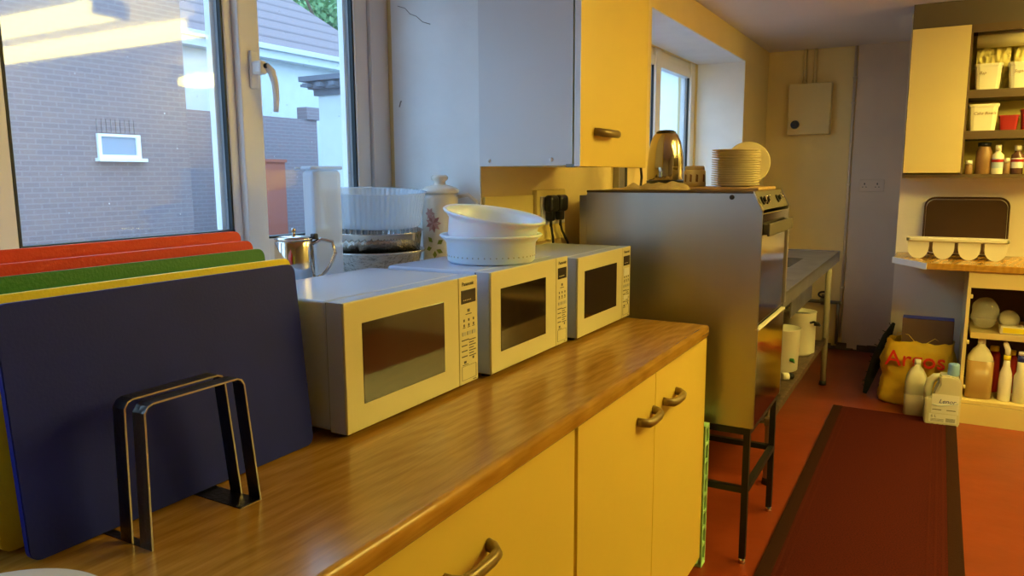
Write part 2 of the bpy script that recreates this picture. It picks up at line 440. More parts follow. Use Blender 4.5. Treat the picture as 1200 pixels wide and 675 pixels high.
# ---- windows
def window(name, y0, y1, z0, z1, members, panes, handle=None):
    """members: (ya,yb,xfront); panes: (ya,yb,za)"""
    root = bpy.data.objects.new(name, None); COL.objects.link(root); root['kind'] = 'structure'
    f = G(); xb = XG-.07
    f.box(xb, XG-.01, y0, y1, z0, z0+.035).box(xb, XG-.01, y0, y1, z1-.06, z1)
    for a, b, xf in members: f.box(xb, xf, a, b, z0, z1, bev=.004)
    for a, b, za in panes:                                   # bottom and top sash rails
        f.box(xb+.01, XG, a-.02, b+.02, z0+.03, za, bev=.003).box(xb+.01, XG, a-.02, b+.02, z1-.11, z1-.05, bev=.003)
    obj('frame', f, 'upvc', root)
    for a, b, za in panes:
        s = G(); w = .006; zt = z1-.11
        for (p, q) in ((a, a+w), (b-w, b)): s.box(XG-.020, XG-.006, p, q, za, zt)
        s.box(XG-.035, XG-.004, a, b, za, za+w)
        obj('gasket', s, 'gasket', root)
        s = G()
        for (p, q) in ((a+w, a+w+.012), (b-w-.014, b-w)): s.box(XG-.05, XG-.03, p, q, za+w, zt)
        obj('glazing_bead', s, 'upvc', root)
        p = G(); p.quad((XG-.025, a, za), (XG-.025, b, za), (XG-.025, b, zt), (XG-.025, a, zt))
        obj('pane', p, 'paneglass', root)
        p = G(); p.quad((XG-.045, a, za), (XG-.045, b, za), (XG-.045, b, zt), (XG-.045, a, zt))
        obj('outer_pane', p, M['paneglass2'], root)
    if handle:
        hy, hz = handle
        h = G()
        h.box(XG+.020, XG+.030, hy-.012, hy+.012, hz-.055, hz+.045, bev=.004)
        h.box(XG+.028, XG+.062, hy-.010, hy+.016, hz-.018, hz+.018, bev=.006)
        h.tube([(XG+.058, hy+.012, hz+.006), (XG+.066, hy+.026, hz-.01), (XG+.068, hy+.034, hz-.04), (XG+.066, hy+.038, hz-.08), (XG+.062, hy+.038, hz-.115)], [.011, .011, .0095, .0085, .007], seg=12)
        ho = obj('window_handle', h, 'upvc', root)
        k = G().cyl((XG+.060, hy+.008, hz+.004), (XG+.067, hy+.010, hz+.004), .007)
        obj('keyhole', k, 'black', ho)
    return root
M['paneglass2'] = glass_pane('outer_window_pane', refl=.8, dirt=0)
window('window_1', R1[0], R1[1], SILL, R1[2],
       [(.775, .86, XG-.005), (1.415, 1.442, XG-.002), (1.442, 1.513, XG+.02), (1.925, 1.988, XG), (1.992, R1[1], XG+.012), (R1[0], R1[0]+.06, XG)],
       [(-.84, .775, 1.26), (.86, 1.415, 1.262), (1.513, 1.925, 1.235)], (1.482, 1.70))
window('window_2', R2[0], R2[1], SILL, R2[2],
       [(R2[0], R2[0]+.06, XG+.01), (4.83, 4.93, XG+.01), (5.62, R2[1], XG+.012)],
       [(R2[0]+.06, 4.83, 1.24), (4.93, 5.62, 1.24)])

# ------------------------------------------------------------------ outside the window
g = G().box(-60, XG-.15, -30, 60, -.35, -.3)
struct('trim_5', g, 'ground').name = 'ground'
def ext():
    t = thing('brick_house', 'brown brick house side wall with one small white window', 'house', (-11, 8.5, -.3))
    obj('brick_wall', G().box(-2.5, 0, -14, .0, 0, 6.5), 'brick', t)
    f = G()
    y0, y1, z0, z1 = -1.60, -.91, 2.00, 2.36
    f.box(0, .05, y0, y1, z0, z0+.05).box(0, .05, y0, y1, z1-.04, z1).box(0, .05, y0, y0+.05, z0+.05, z1-.04).box(0, .05, y1-.07, y1, z0+.05, z1-.04)
    f.box(0, .11, y0-.04, y1+.06, z0-.05, z0)
    w = obj('small_window', f, 'upvc', t)
    obj('pane', G().box(0, .02, y0+.05, y1-.07, z0+.05, z1-.04), 'farpane', w)
    k = G()
    for i in range(9): k.box(0, .012, y0+.02+i*.075, y0+.08+i*.075, z1+.02, z1+.22)
    obj('lintel_course', k, 'brick', t)
    # house with tiled roof
    t = thing('tiled_house', 'white rendered house with brown tiled hip roof and white gutter', 'house', (-14, 13, -.3))
    obj('rendered_wall', G().box(-7, 0, -6, 4.0, 0, 4.6), 'render', t)
    f = G().box(-.1, .32, -6.3, 4.2, 4.42, 4.68, bev=.01).box(-.1, .42, -6.3, 4.25, 4.60, 4.72, bev=.01)
    obj('gutter', f, 'render', t)
    r = G()
    e = .4; A = (e, -6.4, 4.70); B = (e, 4.45, 4.70); C_ = (-3.6, .6, 8.2); D = (-3.6, -6.4, 8.2); E_ = (-7.4, 4.45, 4.70); F_ = (-7.4, -6.4, 4.70)
    r.quad(A, B, C_, D); r.quad(F_, D, C_, E_)
    a, b, c = [r.bm.verts.new(p) for p in (B, E_, C_)]; r.bm.faces.new((a, b, c))
    obj('tiled_roof', r, 'roof', t)
    # garden wall
    t = thing('garden_wall', 'long mauve brick garden wall in front of white house', 'wall', (-12.5, 11, -.3))
    obj('brickwork', G().box(-.2, 0, -2.3, 2.1, 0, 2.98), 'brick2', t)
    obj('pillar', G().box(-.25, .05, 1.75, 2.2, 2.98, 3.25), 'brick2', t)
    # pale outhouse
    t = thing('outhouse', 'pale rendered outhouse with dark flat roof edge', 'building', (-7, 9.5, -.3))
    obj('rendered_wall', G().box(-2, 0, 0, 3.2, 0, 3.12), 'render', t)
    f = G().box(-2.12, .1, -.12, 3.3, 3.12, 3.24).box(-2.24, .05, -.2, 3.3, 3.24, 3.32).box(-2.06, .12, -.05, 3.3, 3.02, 3.12).box(-2.30, .05, -.1, 3.3, 3.17, 3.21)
    for i in range(8): f.box(-2.1+i*.28, -2.0+i*.28, -.26, -.1, 3.14, 3.20)
    obj('roof_edge', f, 'roofdark', t)
    # far neighbour seen through the second window
    t = thing('neighbour_house', 'pale house with grey roof seen through the far window', 'house', (-5.2, 14, -.3))
    obj('rendered_wall', G().box(-4, 0, 0, 16, 0, 3.9), 'render', t)
    obj('roof', G().prism([(.25, 3.9), (-4.2, 3.9), (-2, 5.6)], -.2, 16.2, 'y'), 'roofdark', t)
    tag(obj('brick_pier', G().box(-.2, .2, -.3, .3, 0, 2.0).box(-.23, .23, -.33, .33, 2.0, 2.06), 'terracotta', None, (-11.9, 11.0, -.3)), 'low red brick pier in front of the mauve garden wall', 'pier')
    # trees
    def tree(x, y, z, R_, n, lab):
        t = thing('tree', lab, 'tree', (x, y, -.3))
        tr = G().tube([(0, 0, 0), (.2, .1, z*.4), (0, 0, z)], [.22, .15, .05])
        for k in range(7):
            a = k*.9; tr.tube([(0, 0, z*.55), (math.cos(a)*R_*.35, math.sin(a)*R_*.35, z*.8), (math.cos(a)*R_*.6, math.sin(a)*R_*.6, z+.1*k)], [.12, .08, .03], seg=6)
        obj('trunk', tr, 'bark', t)
        lf = G(); cl = [(random.uniform(-1, 1)*R_*.7, random.uniform(-1, 1)*R_*.7, z+random.uniform(-.7, .8)*R_*.6, random.uniform(.35, .6)*R_*.6) for _ in range(16)]
        for i in range(n):
            cx, cy, cz, cr = random.choice(cl)
            v = Vector((random.gauss(0, 1), random.gauss(0, 1), random.gauss(0, 1))).normalized()*cr*random.random()**.4
            p = Vector((cx, cy, cz))+v; s = random.uniform(.10, .22)
            u = Vector((random.gauss(0, 1), random.gauss(0, 1), random.gauss(0, 1))).normalized(); w = u.orthogonal().normalized()
            lf.quad(p-u*s, p+w*s*.6, p+u*s, p-w*s*.6)
        obj('foliage', lf, 'foliage', t)
    tree(-24, 27.5, 10.6, 5.2, 8000, 'leafy green tree rising behind the tiled roof')
    tree(-20, 32, 7.0, 3.6, 3200, 'smaller green tree behind the pale outhouse')
ext()

# ------------------------------------------------------------------ base cabinets and worktop
WF = -.645; WE = 2.49
t = tag(obj('worktop', G(), 'wood'), 'long oak-effect laminate worktop carrying the three microwaves', 'worktop')
prof = [(XW, .87), (WF-.004, .87), (WF, .875), (WF, .898)]+[(WF-.012+.012*math.cos(a*PI/20), .898+.012*math.sin(a*PI/20)) for a in range(1, 11)]+[(XW, .91)]
g = G().prism(prof, -1.3, WE, 'y'); g.bm.normal_update()
for f_ in g.bm.faces: f_.smooth = len(f_.verts) == 4 and f_.normal.x > .02
g.bm.to_mesh(t.data); g.bm.free()
def handle(parent, y0, y1, z, x):
    """arched bar handle on a face looking to +x"""
    h = G(); r = .0075
    pts = [(x, y0, z+.004), (x+.014, y0+.003, z+.003), (x+.028, y0+.016, z), (x+.032, y0+.04, z), (x+.032, y1-.04, z), (x+.028, y1-.016, z), (x+.014, y1-.003, z+.003), (x, y1, z+.004)]
    h.tube(pts, .008, seg=14, flat=(.0105, .0125))
    return obj('handle', h, 'handle', parent)
XF = -.665
def base_unit(y0, y1, doors, label):
    t = thing('base_cabinet', label, 'cabinet', (XF, y0, 0)); w = y1-y0
    c = G(); c.box(XW-XF+.004, -.022, .0, .018, .1, .868).box(XW-XF+.004, -.022, w-.018, w, .1, .868)
    c.box(XW-XF+.004, -.022, .018, w-.018, .1, .118).box(XW-XF+.004, -.022, .018, w-.018, .85, .868).box(XW-XF+.004, XW-XF+.02, .018, w-.018, .118, .85)
    obj('carcass', c, 'cream', t)
    obj('plinth', G().box(-.08, -.062, 0, w, 0, .1), 'blackmetal', t)
    for a, b, ha, hb in doors:
        d = obj('door', G().box(-.019, 0, a-y0, b-y0, .045, .866, bev=.0015), 'cream', t)
        if ha is not None: handle(d, ha-y0, hb-y0, .750, 0)
base_unit(.42, 1.461, [(.425, 1.457, .945, 1.085)], 'long cream base cabinet with one wide door, nearest the camera')
base_unit(1.471, 2.545, [(1.474, 2.003, 1.86, 1.985), (2.006, 2.543, 2.075, 2.20)], 'cream two-door base cabinet at the far end of the worktop')
base_unit(-.66, .411, [(-.655, .405, -.2, -.06)], 'cream base cabinet under the worktop beside the camera')

# green crate stood on end
t = thing('plastic_crate', 'pale green lattice plastic crate standing upright between cabinet and cooker', 'crate', (-.660, 2.553, 0))
c = G(); W_ = .40; H_ = .53; Dp = .05
for y in (0, Dp-.008): c.box(-.012, 0, y, y+.008, .01, H_, bev=.002)
for i in range(9): c.box(-.010, -.002, 0, Dp, .01+i*(H_-.02)/8, .022+i*(H_-.02)/8)
obj('end_lattice', c, 'cratgreen', t)
c = G()
for y in (Dp-.006,):
    for i in range(9): c.box(-W_, -.012, y, y+.006, .01+i*(H_-.02)/8, .022+i*(H_-.02)/8)
    for i in range(10): c.box(-W_+i*.042, -W_+i*.042+.008, y, y+.006, .01, H_)
c.box(-W_, 0, 0, Dp, H_-.008, H_+.004, bev=.002).box(-W_, 0, 0, Dp, 0, .012, bev=.002)
obj('base_lattice', c, 'cratgreen', t)

# ------------------------------------------------------------------ microwaves
def microwave(x, y, w, h, d, label, sticker=False, win=None):
    t = thing('microwave', label, 'microwave', (x, y, .91), group=None); z0 = .012
    c = G(); c.box(-d, -.047, .004, w-.004, z0, h, bev=.007, seg=3)
    body = obj('casing', c, 'mwbody', t)
    b = G().box(-d+.03, -.115, -.012, .006, .055, h-.055, bev=.011, seg=4)
    obj('side_panel', b, 'mwbody', t)
    f = G(); ys = w*.826
    f.box(-.044, -.0062, 0, ys-.001, z0, h, bev=.0015).use(1).box(-.006, 0, 0, ys-.001, z0, h, bev=.0025, seg=3)
    dr = obj('door', f, ['mwbody', 'mw'], t)
    obj('seam', G().box(-.05, -.040, .006, w-.006, z0+.003, h-.003), 'gasket', body)
    a0, a1, b0, b1 = .05, ys-.062, .062, h-.044
    if win: a0, a1, b0, b1 = win
    obj('door_window', G().box(-.002, .0012, a0, a1, b0, b1, bev=.0005), 'mwglass', dr)
    p = obj('control_panel', G().box(-.044, -.0062, ys+.001, w, z0, h, bev=.0015).use(1).box(-.006, 0, ys+.001, w, z0, h, bev=.0025, seg=3), ['mwbody', 'mw'], t)
    ya, yb = ys+.010, w-.010; pw = yb-ya
    obj('display', G().box(-.001, .001, ya, yb, h-.062, h-.030, bev=.0004), 'mwdisp', p)
    text('brand_mark', 'Panasonic', .0135, 'mark', p, (.0004, ya+.004, h-.020), FX, sx=.95)
    k = G()
    for i in range(5): k.box(.0008, .0013, ya+.008+i*.007, ya+.012+i*.007, h-.055, h-.053)
    obj('display_digits', k, 'mw', p)
    m = G()
    m.box(0, .0008, ya+pw*.42, ya+pw*.58, h-.083, h-.076).box(0, .0008, ya+pw*.3, ya+pw*.7, h-.089, h-.087)
    for r_ in range(2):
        for c_ in range(3):
            yy = ya+pw*(.14+.33*c_); zz = h-.105-r_*.012
            m.box(0, .0008, yy, yy+pw*.08, zz, zz+.006)
            if r_: m.box(0, .0008, yy-pw*.04, yy+pw*.12, zz-.003, zz-.0015)
    for r_ in range(7):
        zz = h-.152-r_*.0065
        m.box(0, .0008, ya+pw*.52, ya+pw*(.84 if r_ % 2 else .98), zz, zz+.0022)
    for r_ in range(4): m.box(0, .0008, ya, ya+pw*(.38 if r_ else .5), h-.150-r_*.013, h-.1475-r_*.013)
    m.box(0, .0008, ya+pw*.15, ya+pw*.3, h-.205, h-.199).box(0, .0008, ya+pw*.05, ya+pw*.45, h-.209, h-.2075).box(0, .0008, ya+pw*.75, ya+pw*.85, h-.199, h-.193)
    zb = .022
    for q in ((ya, yb, .055, .0556), (ya, yb, zb, zb+.0006), (ya, ya+.0007, zb, .055), (yb-.0007, yb, zb, .055)): m.box(0, .0006, *q)
    m.box(0, .0008, yb-.014, yb-.001, .0165, .018)
    obj('printed_markings', m, 'mark', p)
    for c_ in range(3): obj('button', G().box(0, .0016, ya+pw*(.04+.34*c_), ya+pw*(.28+.34*c_), h-.138, h-.129, bev=.0004), 'button', p)
    if sticker: obj('sticker', G().box(0, .0016, ya+pw*.02, ya+pw*.9, h-.098, h-.072), 'label', p); 
    if sticker: obj('sticker', G().box(0, .0016, ya+pw*.02, ya+pw*.75, .075, .09), 'label', p)
    for yy in (.03, w-.03):
        for xx in (-.035, -d+.04): obj('foot', G().lathe([(.012, 0), (.013, .013)], (xx, yy, 0), 14), 'black', t)
    vents = G()
    for i in range(14): vents.box(-d+.03+i*.006, -d+.033+i*.006, w-.0045, w-.003, h-.10, h-.05)
    obj('vent', vents, 'gasket', body)
    return t
microwave(-.948, 1.042, .468, .267, .325, 'nearest white microwave, beside the blue chopping board', win=(.050, .326, .062, .222))
microwave(-.936, 1.553, .437, .267, .322, 'middle white microwave with the plastic bowls on top', win=(.046, .294, .062, .222))
microwave(-.924, 2.037, .440, .256, .318, 'farthest white microwave at the end of the worktop, two stickers on its panel', True, win=(.048, .310, .065, .212))

# ------------------------------------------------------------------ chopping boards and rack
def board(name_m, xb, xt, y0, y1, ztop, label, th=.012):
    t = tag(obj('chopping_board', G(), name_m), label, 'chopping board')
    z0 = .9115; dx = xt-xb; dz = ztop-z0; L = math.hypot(dx, dz); ang = math.atan2(dx, dz)
    r = .016; pts = []
    for cx, cz, a0 in ((y1-y0-r, L-r, 0), (r, L-r, 90), (r, r, 180), (y1-y0-r, r, 270)):
        for k in range(6): a = math.radians(a0+k*18); pts.append((cx+r*math.cos(a), cz+r*math.sin(a)))
    gg = G().prism(pts, -th, 0, 'x', bev=.0012); gg.bm.to_mesh(t.data); gg.bm.free()
    t.location = (xb, y0, z0 + .001 + th*abs(math.sin(ang))); t.rotation_euler = (0, ang, 0)
    return t
board('blue', -.994, -1.024, .488, 1.0, 1.250, 'large dark blue chopping board at the front of the rack')
board('yellow', -1.054, -1.066, .482, 1.032, 1.256, 'bright yellow chopping board directly behind the blue one')
board('green', -1.104, -1.128, .44, 1.026, 1.272, 'dark green chopping board between the yellow and red boards')
board('red', -1.158, -1.165, .44, 1.032, 1.286, 'red chopping board directly behind the green one')
board('red', -1.204, -1.214, .44, 1.046, 1.302, 'red chopping board at the very back, nearest the window')
t = thing('board_rack', 'dark flat-steel rack of upright hoops holding the chopping boards', 'rack', (-.894, .59, .91))
def hoop(x1, w=.024):
    tk = .0025; H = .203; lean = .01
    p = G(); x0 = x1-w
    out = [(0, 0), (.004, H-.012), (.010, H-.003), (.018, H), (.158, H), (.166, H-.003), (.171, H-.012), (.19, 0)]
    inn = [(.19-tk, 0), (.171-tk, H-.012), (.165-tk*.5, H-.005), (.158, H-tk), (.018, H-tk), (.011, H-.005), (.004+tk, H-.012), (tk, 0)]
    p.prism(out+inn, x0, x1, 'x')
    h = obj('hoop', p, 'rackmetal', t)
    e = G(); 
    oo = [(a, b) for a, b in out]; ii = inn
    e.prism(oo+ii, x1, x1+.0009, 'x'); obj('bare_edge', e, 'rackedge', h)
for x1 in (0, -.043, -.133, -.182, -.237, -.285): hoop(x1, .024 if x1 > -.2 else .02)
obj('base_bar', G().box(-.31, 0, .150, .19, 0, .0009).box(-.31, -.024, 0, .014, 0, .0009), 'rackmetal', t)

t = thing('dinner_plate', 'white plate lying on the worktop by the near edge of the blue board', 'plate', (-.862, .36, .91))
obj('plate_body', G().lathe([(.001, .002), (.075, .001), (.082, .004), (.133, .019), (.1345, .0215), (.132, .0225), (.085, .009), (.001, .007)], seg=56), 'ceramic', t)

# ------------------------------------------------------------------ things on the sill and the microwaves
def tub(c, rot, label, holes=False):
    t = thing('plastic_tub', label, 'tub', c, rot); t.scale = (.88, .88, .97)
    b = G().lathe([(.002, 0), (.128, 0), (.136, .006), (.139, .055), (.150, .068), (.157, .071), (.160, .0755), (.157, .079), (.148, .076), (.136, .063), (.131, .01), (.002, .006)], seg=64)
    obj('tub_body', b, 'whiteplas', t)
    if holes:
        k = G()
        for i in range(48):
            a = 2*PI*i/48; r = .1378
            k.cyl((r*math.cos(a), r*math.sin(a), .02), ((r+.001)*math.cos(a), (r+.001)*math.sin(a), .02), .0022, seg=8)
        obj('hole_row', k, 'button', t)
    return t
BX, BY = -1.062, 1.765
tub((BX, BY, 1.178), (0, 0, 0), 'lower white plastic tub with a row of small holes, on the middle microwave', True)
tub((BX, BY, 1.234), (math.radians(-1.5), math.radians(9.5), math.radians(-14)), 'upper white plastic tub, tilted inside the lower tub')

t = thing('ceramic_canister', 'cream lidded canister with printed flowers in the window recess', 'canister', (-1.388, 1.992, SILL)); t.scale = (1, 1, 1.13)
obj('canister_body', G().lathe([(.002, 0), (.052, 0), (.056, .004), (.057, .09), (.058, .185), (.053, .20), (.002, .20)], seg=40), 'ceramic', t)
l = obj('lid', G().lathe([(.002, .199), (.058, .199), (.0615, .203), (.0615, .209), (.052, .216), (.03, .222), (.020, .224), (.018, .232), (.026, .238), (.028, .245), (.022, .25), (.002, .251)], seg=40), 'ceramic', t)
# printed flowers wrap the side that faces the room
def on_cyl(r, a, z): return (r*math.cos(a), r*math.sin(a), z)
fl = G(); base_a = math.radians(-72)
def petal(a, z, ang, L, w, r=.0586):
    P = []
    for s_ in (0, .5, 1, .5):
        pass
    ca, sa = math.cos(ang), math.sin(ang)
    pts = [(0, 0), (L*.5, w), (L, 0), (L*.5, -w)]
    vs = [on_cyl(r, a+(px*ca-pz*sa)/.057, z+px*sa+pz*ca) for px, pz in pts]
    return vs
for k in range(9):
    fl.use(k % 2); fl.quad(*petal(base_a-.12, .118, k*.7, .027, .006))
fl.use(0)
for k in range(6): fl.quad(*petal(base_a-.30, .145, k*1.05, .018, .005))
fl.use(2)
for k, (da, dz, an) in enumerate(((.1, .06, .6), (-.15, .065, 2.4), (.05, .045, -.4), (-.2, .05, 3.4), (-.05, .02, 1.5))): fl.quad(*petal(base_a+da, dz, an, .022, .007))
obj('printed_flowers', fl, ['petal', 'petal2', 'leaf'], t)
obj('handle', G().tube([(.045+.0, .035, .19), (.075, .05, .195), (.098, .06, .175), (.10, .062, .13), (.085, .055, .09), (.045, .035, .08)], .006), 'ceramic', t)

t = thing('teapot', 'small polished steel teapot with flat lid beside the chopping boards', 'teapot', (-1.375, 1.345, SILL)); t.scale = (1.08, 1.08, 1.22)
obj('pot_body', G().lathe([(.002, 0), (.044, 0), (.046, .003), (.043, .10), (.041, .104), (.002, .104)], seg=40), 'steel_mir', t)
l = obj('lid', G().lathe([(.002, .104), (.043, .104), (.044, .107), (.03, .1115), (.002, .113)], seg=36), 'steel_mir', t)
obj('knob', G().lathe([(.004, .112), (.0035, .118), (.006, .123), (.004, .127), (.001, .128)], seg=16), 'steel_mir', l)
obj('hinge', G().box(.028, .042, .022, .036, .104, .116, bev=.003), 'black', t)
obj('handle', G().tube([(.030, .026, .095), (.046, .040, .104), (.064, .056, .098), (.068, .060, .075), (.058, .050, .048), (.045, .040, .03), (.036, .030, .025)], .006, flat=(.010, .0045)), 'steel_mir', t)
obj('spout', G().tube([(-.036, .02, .05), (-.052, .028, .07), (-.060, .032, .088)], [.012, .009, .007]), 'steel_mir', t)

t = thing('storage_container', 'tall frosted plastic cereal container with flat lid in the window recess', 'container', (-1.44, 1.518, SILL), (0, 0, math.radians(-28)))
obj('container_body', G().box(-.041, .041, -.041, .041, 0, .297, bev=.012, seg=3), 'frost', t)
obj('lid', G().box(-.044, .044, -.044, .044, .297, .307, bev=.004).box(-.044, -.033, -.06, -.044, .297, .305, bev=.003), 'frost', t)

# stack in the recess: dark foil dish, steel tin, ribbed clear bowl
TX, TY = -1.49, 1.785
def rib_profile(pr): return pr
t = thing('foil_dish', 'shallow dark foil dish with crimped rim at the bottom of the recess stack', 'dish', (TX, TY, SILL))
obj('dish_body', G().lathe([(.002, 0), (.125, 0), (.132, .004), (.142, .050), (.154, .056), (.157, .061), (.152, .062), (.139, .055), (.128, .008), (.002, .004)], seg=120, ripple=.006, rn=40), 'foil', t)
t = thing('steel_cake_tin', 'ribbed steel cake tin standing in the foil dish in the recess', 'cake tin', (TX, TY, SILL+.052), (math.radians(1.5), math.radians(2.), 0))
obj('tin_body', G().lathe([(.002, 0), (.130, 0), (.136, .003), (.144, .066), (.148, .069), (.144, .070), (.134, .006), (.002, .004)], seg=144, ripple=.006, rn=48), 'steel_mir', t)
t = thing('paper_wrap', 'crumpled clear film lying over the steel cake tin', 'wrap', (TX+.03, TY-.05, SILL+.124))
def wrapf(u, v):
    x = (u-.5)*.16; y = (v-.5)*.13
    z = .004*noise.noise(Vector((x*30, y*30, 1)))+.004
    return (x, y, z)
obj('wrap_sheet', G().grid(wrapf, 24, 20), 'cling', t)
t = thing('clear_ribbed_bowl', 'large clear ribbed plastic bowl on top of the recess stack', 'bowl', (TX, TY, SILL+.134), (math.radians(1.5), math.radians(3), 0))
obj('bowl_body', G().lathe([(.002, 0), (.135, 0), (.140, .004), (.154, .098), (.160, .102), (.159, .104), (.152, .100), (.137, .008), (.002, .003)], seg=360, ripple=.007, rn=60), 'clear', t)

# ------------------------------------------------------------------ upper cabinet on left wall
t = thing('wall_cabinet', 'cream-doored wall cabinet with grey side, above the microwaves', 'cabinet', (XW, 2.068, 1.44))
D_ = .325; W_ = .555; H_ = CZ-1.44-.005
c = G(); c.box(0, D_, 0, .016, 0, H_).box(0, D_, W_-.016, W_, 0, H_).box(0, D_, .016, W_-.016, .0, .016).box(0, D_, .016, W_-.016, H_-.016, H_)
c.box(0, .008, .016, W_-.016, .016, H_-.016)
ca = obj('carcass', c, 'cabside', t)
for xx in (.035, .255):
    obj('screw_cap', G().lathe([(.007, 0), (.006, .004), (.001, .005)], (xx, 0, .018), 14, M4=Matrix.Rotation(PI/2, 3, 'X')), 'upvc', ca)
d = obj('door', G().box(D_+.010, D_+.028, -.004, W_+.012, -.004, H_, bev=.002), 'cream', t)
handle(d, .10, .235, .098, D_+.028)
obj('door_edge_strip', G().box(D_+.0085, D_+.0278, -.0065, -.0042, -.002, H_), 'upvc', d)
obj('hinge_plate', G().box(.255+.05, D_+.012, -.003, .012, -.006, .004, bev=.001), 'tapmetal', t)

# splash panel, socket and plugs below the cabinet
tag(obj('splash_panel', G().box(0, .009, 0, .335, 0, .43, bev=.002), 'tile', None, (XW, 2.084, .912)), 'cream splash panel on the wall under the cabinet, behind the farthest microwave', 'panel')
t = thing('socket_board', 'cream wall plate with switched sockets behind the farthest microwave', 'socket', (XW, 2.425, 1.17))
obj('back_box', G().box(0, .022, 0, .235, 0, .188, bev=.004), 'tile', t)
sp = obj('socket_plate', G().box(.022, .030, .02, .215, .06, .165, bev=.003), 'upvc', t)
for yy in (.055, .16): obj('switch', G().box(.030, .034, yy, yy+.014, .14, .158, bev=.001), 'upvc', sp)
for yy, lab in ((2.487, 'black three-pin plug, the left one of the pair on the wall'), (2.567, 'black three-pin plug, the right one of the pair on the wall')):
    t = thing('plug', lab, 'plug', (XW+.031, yy, 1.30)); t.scale = (1.1, 1.2, 1.15)
    obj('plug_body', G().box(0, .032, -.030, .030, -.020, .034, bev=.013, seg=4).box(0, .024, -.014, .014, -.048, -.014, bev=.006), 'black', t)
    c = G().cyl((.014, 0, -.046), (.014, 0, -.066), .005)
    if yy > 2.5: c.tube([(.014, 0, -.06), (.014, .012, -.085), (.016, .05, -.125), (.016, .065, -.17), (.016, .06, -.25), (-.005, .04, -.36)], .0042)
    else: c.tube([(.014, 0, -.06), (.016, .01, -.10), (.016, .012, -.16), (-.005, .03, -.36)], .0042)
    obj('cord', c, 'black', t)
# conduit and cable seen between cabinet and cooker
t = thing('wall_conduit', 'grey metal conduit with black cable on the wall above the cooker', 'conduit', (XW, 3.2, 1.0))
obj('trunking', G().box(0, .03, 0, .075, 0, .47, bev=.003), 'steel_tab', t)
obj('cable', G().box(.0, .022, .105, .13, .2, .47, bev=.006).tube([(.02, .30, .48), (.05, .24, .40), (.06, .20, .353), (.055, .12, .345)], .006), 'black', t)
obj('bracket', G().box(0, .04, -.03, .36, .455, .475, bev=.003), 'tile', t)

# ------------------------------------------------------------------ cooker on its stand
CX, CY = -.52, 2.655; CW = .515
t = thing('cooker', 'stainless steel cooker with sloping knob panel on a black stand', 'cooker', (CX, CY, 0))
bx = XW+.115-CX
side = [(bx, .515), (0, .515), (0, 1.292), (-.030, 1.352), (bx, 1.352)]
for a, b in ((0, .012), (CW-.012, CW)): obj('side_panel', G().prism(side, a, b, 'y', bev=.0015), 'steel_side', t)
obj('top_plate', G().box(bx, -.032, -.004, CW+.004, 1.346, 1.354, bev=.002), 'shelfdark', t)
obj('back_panel', G().box(bx-.03, bx, -.0, CW, .52, 1.335), 'steel_side', t)
obj('floor_panel', G().box(bx, -.01, .012, CW-.012, .515, .53), 'steel_side', t)
# sloping control panel
vec = Vector((-.030, 0, .060)).normalized(); nrm = Vector((.060, 0, .030)).normalized()
pts = [(-.002, 1.290), (-.032, 1.350), (-.044, 1.350), (-.014, 1.290)]
cp = obj('control_panel', G().prism(pts, .012, CW-.012, 'y'), 'panelolive', t)
for yy in (.07, .13, .345):
    p = Vector((-.017, yy, 1.320)); k = G().cyl(p, p+nrm*.006, .016, .015, 24).cyl(p+nrm*.006, p+nrm*.016, .009, .008, 20)
    ko = obj('knob', k, 'blackmetal', cp)
    q = Matrix(((nrm.x, 0, vec.x), (0, 1, 0), (nrm.z, 0, vec.z)))
    obj('knob_grip', G().box(p.x+nrm.x*.013-.005, p.x+nrm.x*.013+.005, yy-.003, yy+.003, p.z+nrm.z*.013-.013, p.z+nrm.z*.013+.013, bev=.002), 'chrome', ko)
p = Vector((-.017, .455, 1.325)); obj('indicator_lamp', G().cyl(p, p+nrm*.005, .006), 'chrome', cp)
obj('panel_edge_trim', G().prism([(.002, 1.288), (-.030, 1.354), (-.035, 1.354), (-.003, 1.288)], -.002, .011, 'y').prism([(.002, 1.288), (-.030, 1.354), (-.035, 1.354), (-.003, 1.288)], CW-.010, CW+.002, 'y'), 'chrome', t)
dr = obj('oven_door', G().box(-.025, .0, .004, CW-.010, .895, 1.278, bev=.003), 'steel_mir', t)
obj('door_handle', G().box(.010, .020, .035, CW-.02, 1.198, 1.243, bev=.004).box(0, .012, .035, .055, 1.204, 1.240, bev=.002).box(0, .012, CW-.05, CW-.03, 1.204, 1.240, bev=.002), 'handlesteel', dr)
obj('door_frame_edge', G().box(-.002, .006, CW-.035, CW-.008, .90, 1.20, bev=.001), 'steel', dr)
ld = obj('lower_door', G().box(-.025, 0, .004, CW-.010, .52, .870, bev=.003), 'steel_mir', t)
obj('edge_trim', G().box(-.01, .006, .0, CW-.008, .872, .880, bev=.002), 'trimlight', t)
obj('screw', G().lathe([(.009, 0), (.008, .003), (.001, .004)], (-.105, 0, 1.333), 14, M4=Matrix.Rotation(PI/2, 3, 'X')), 'blackmetal', t)
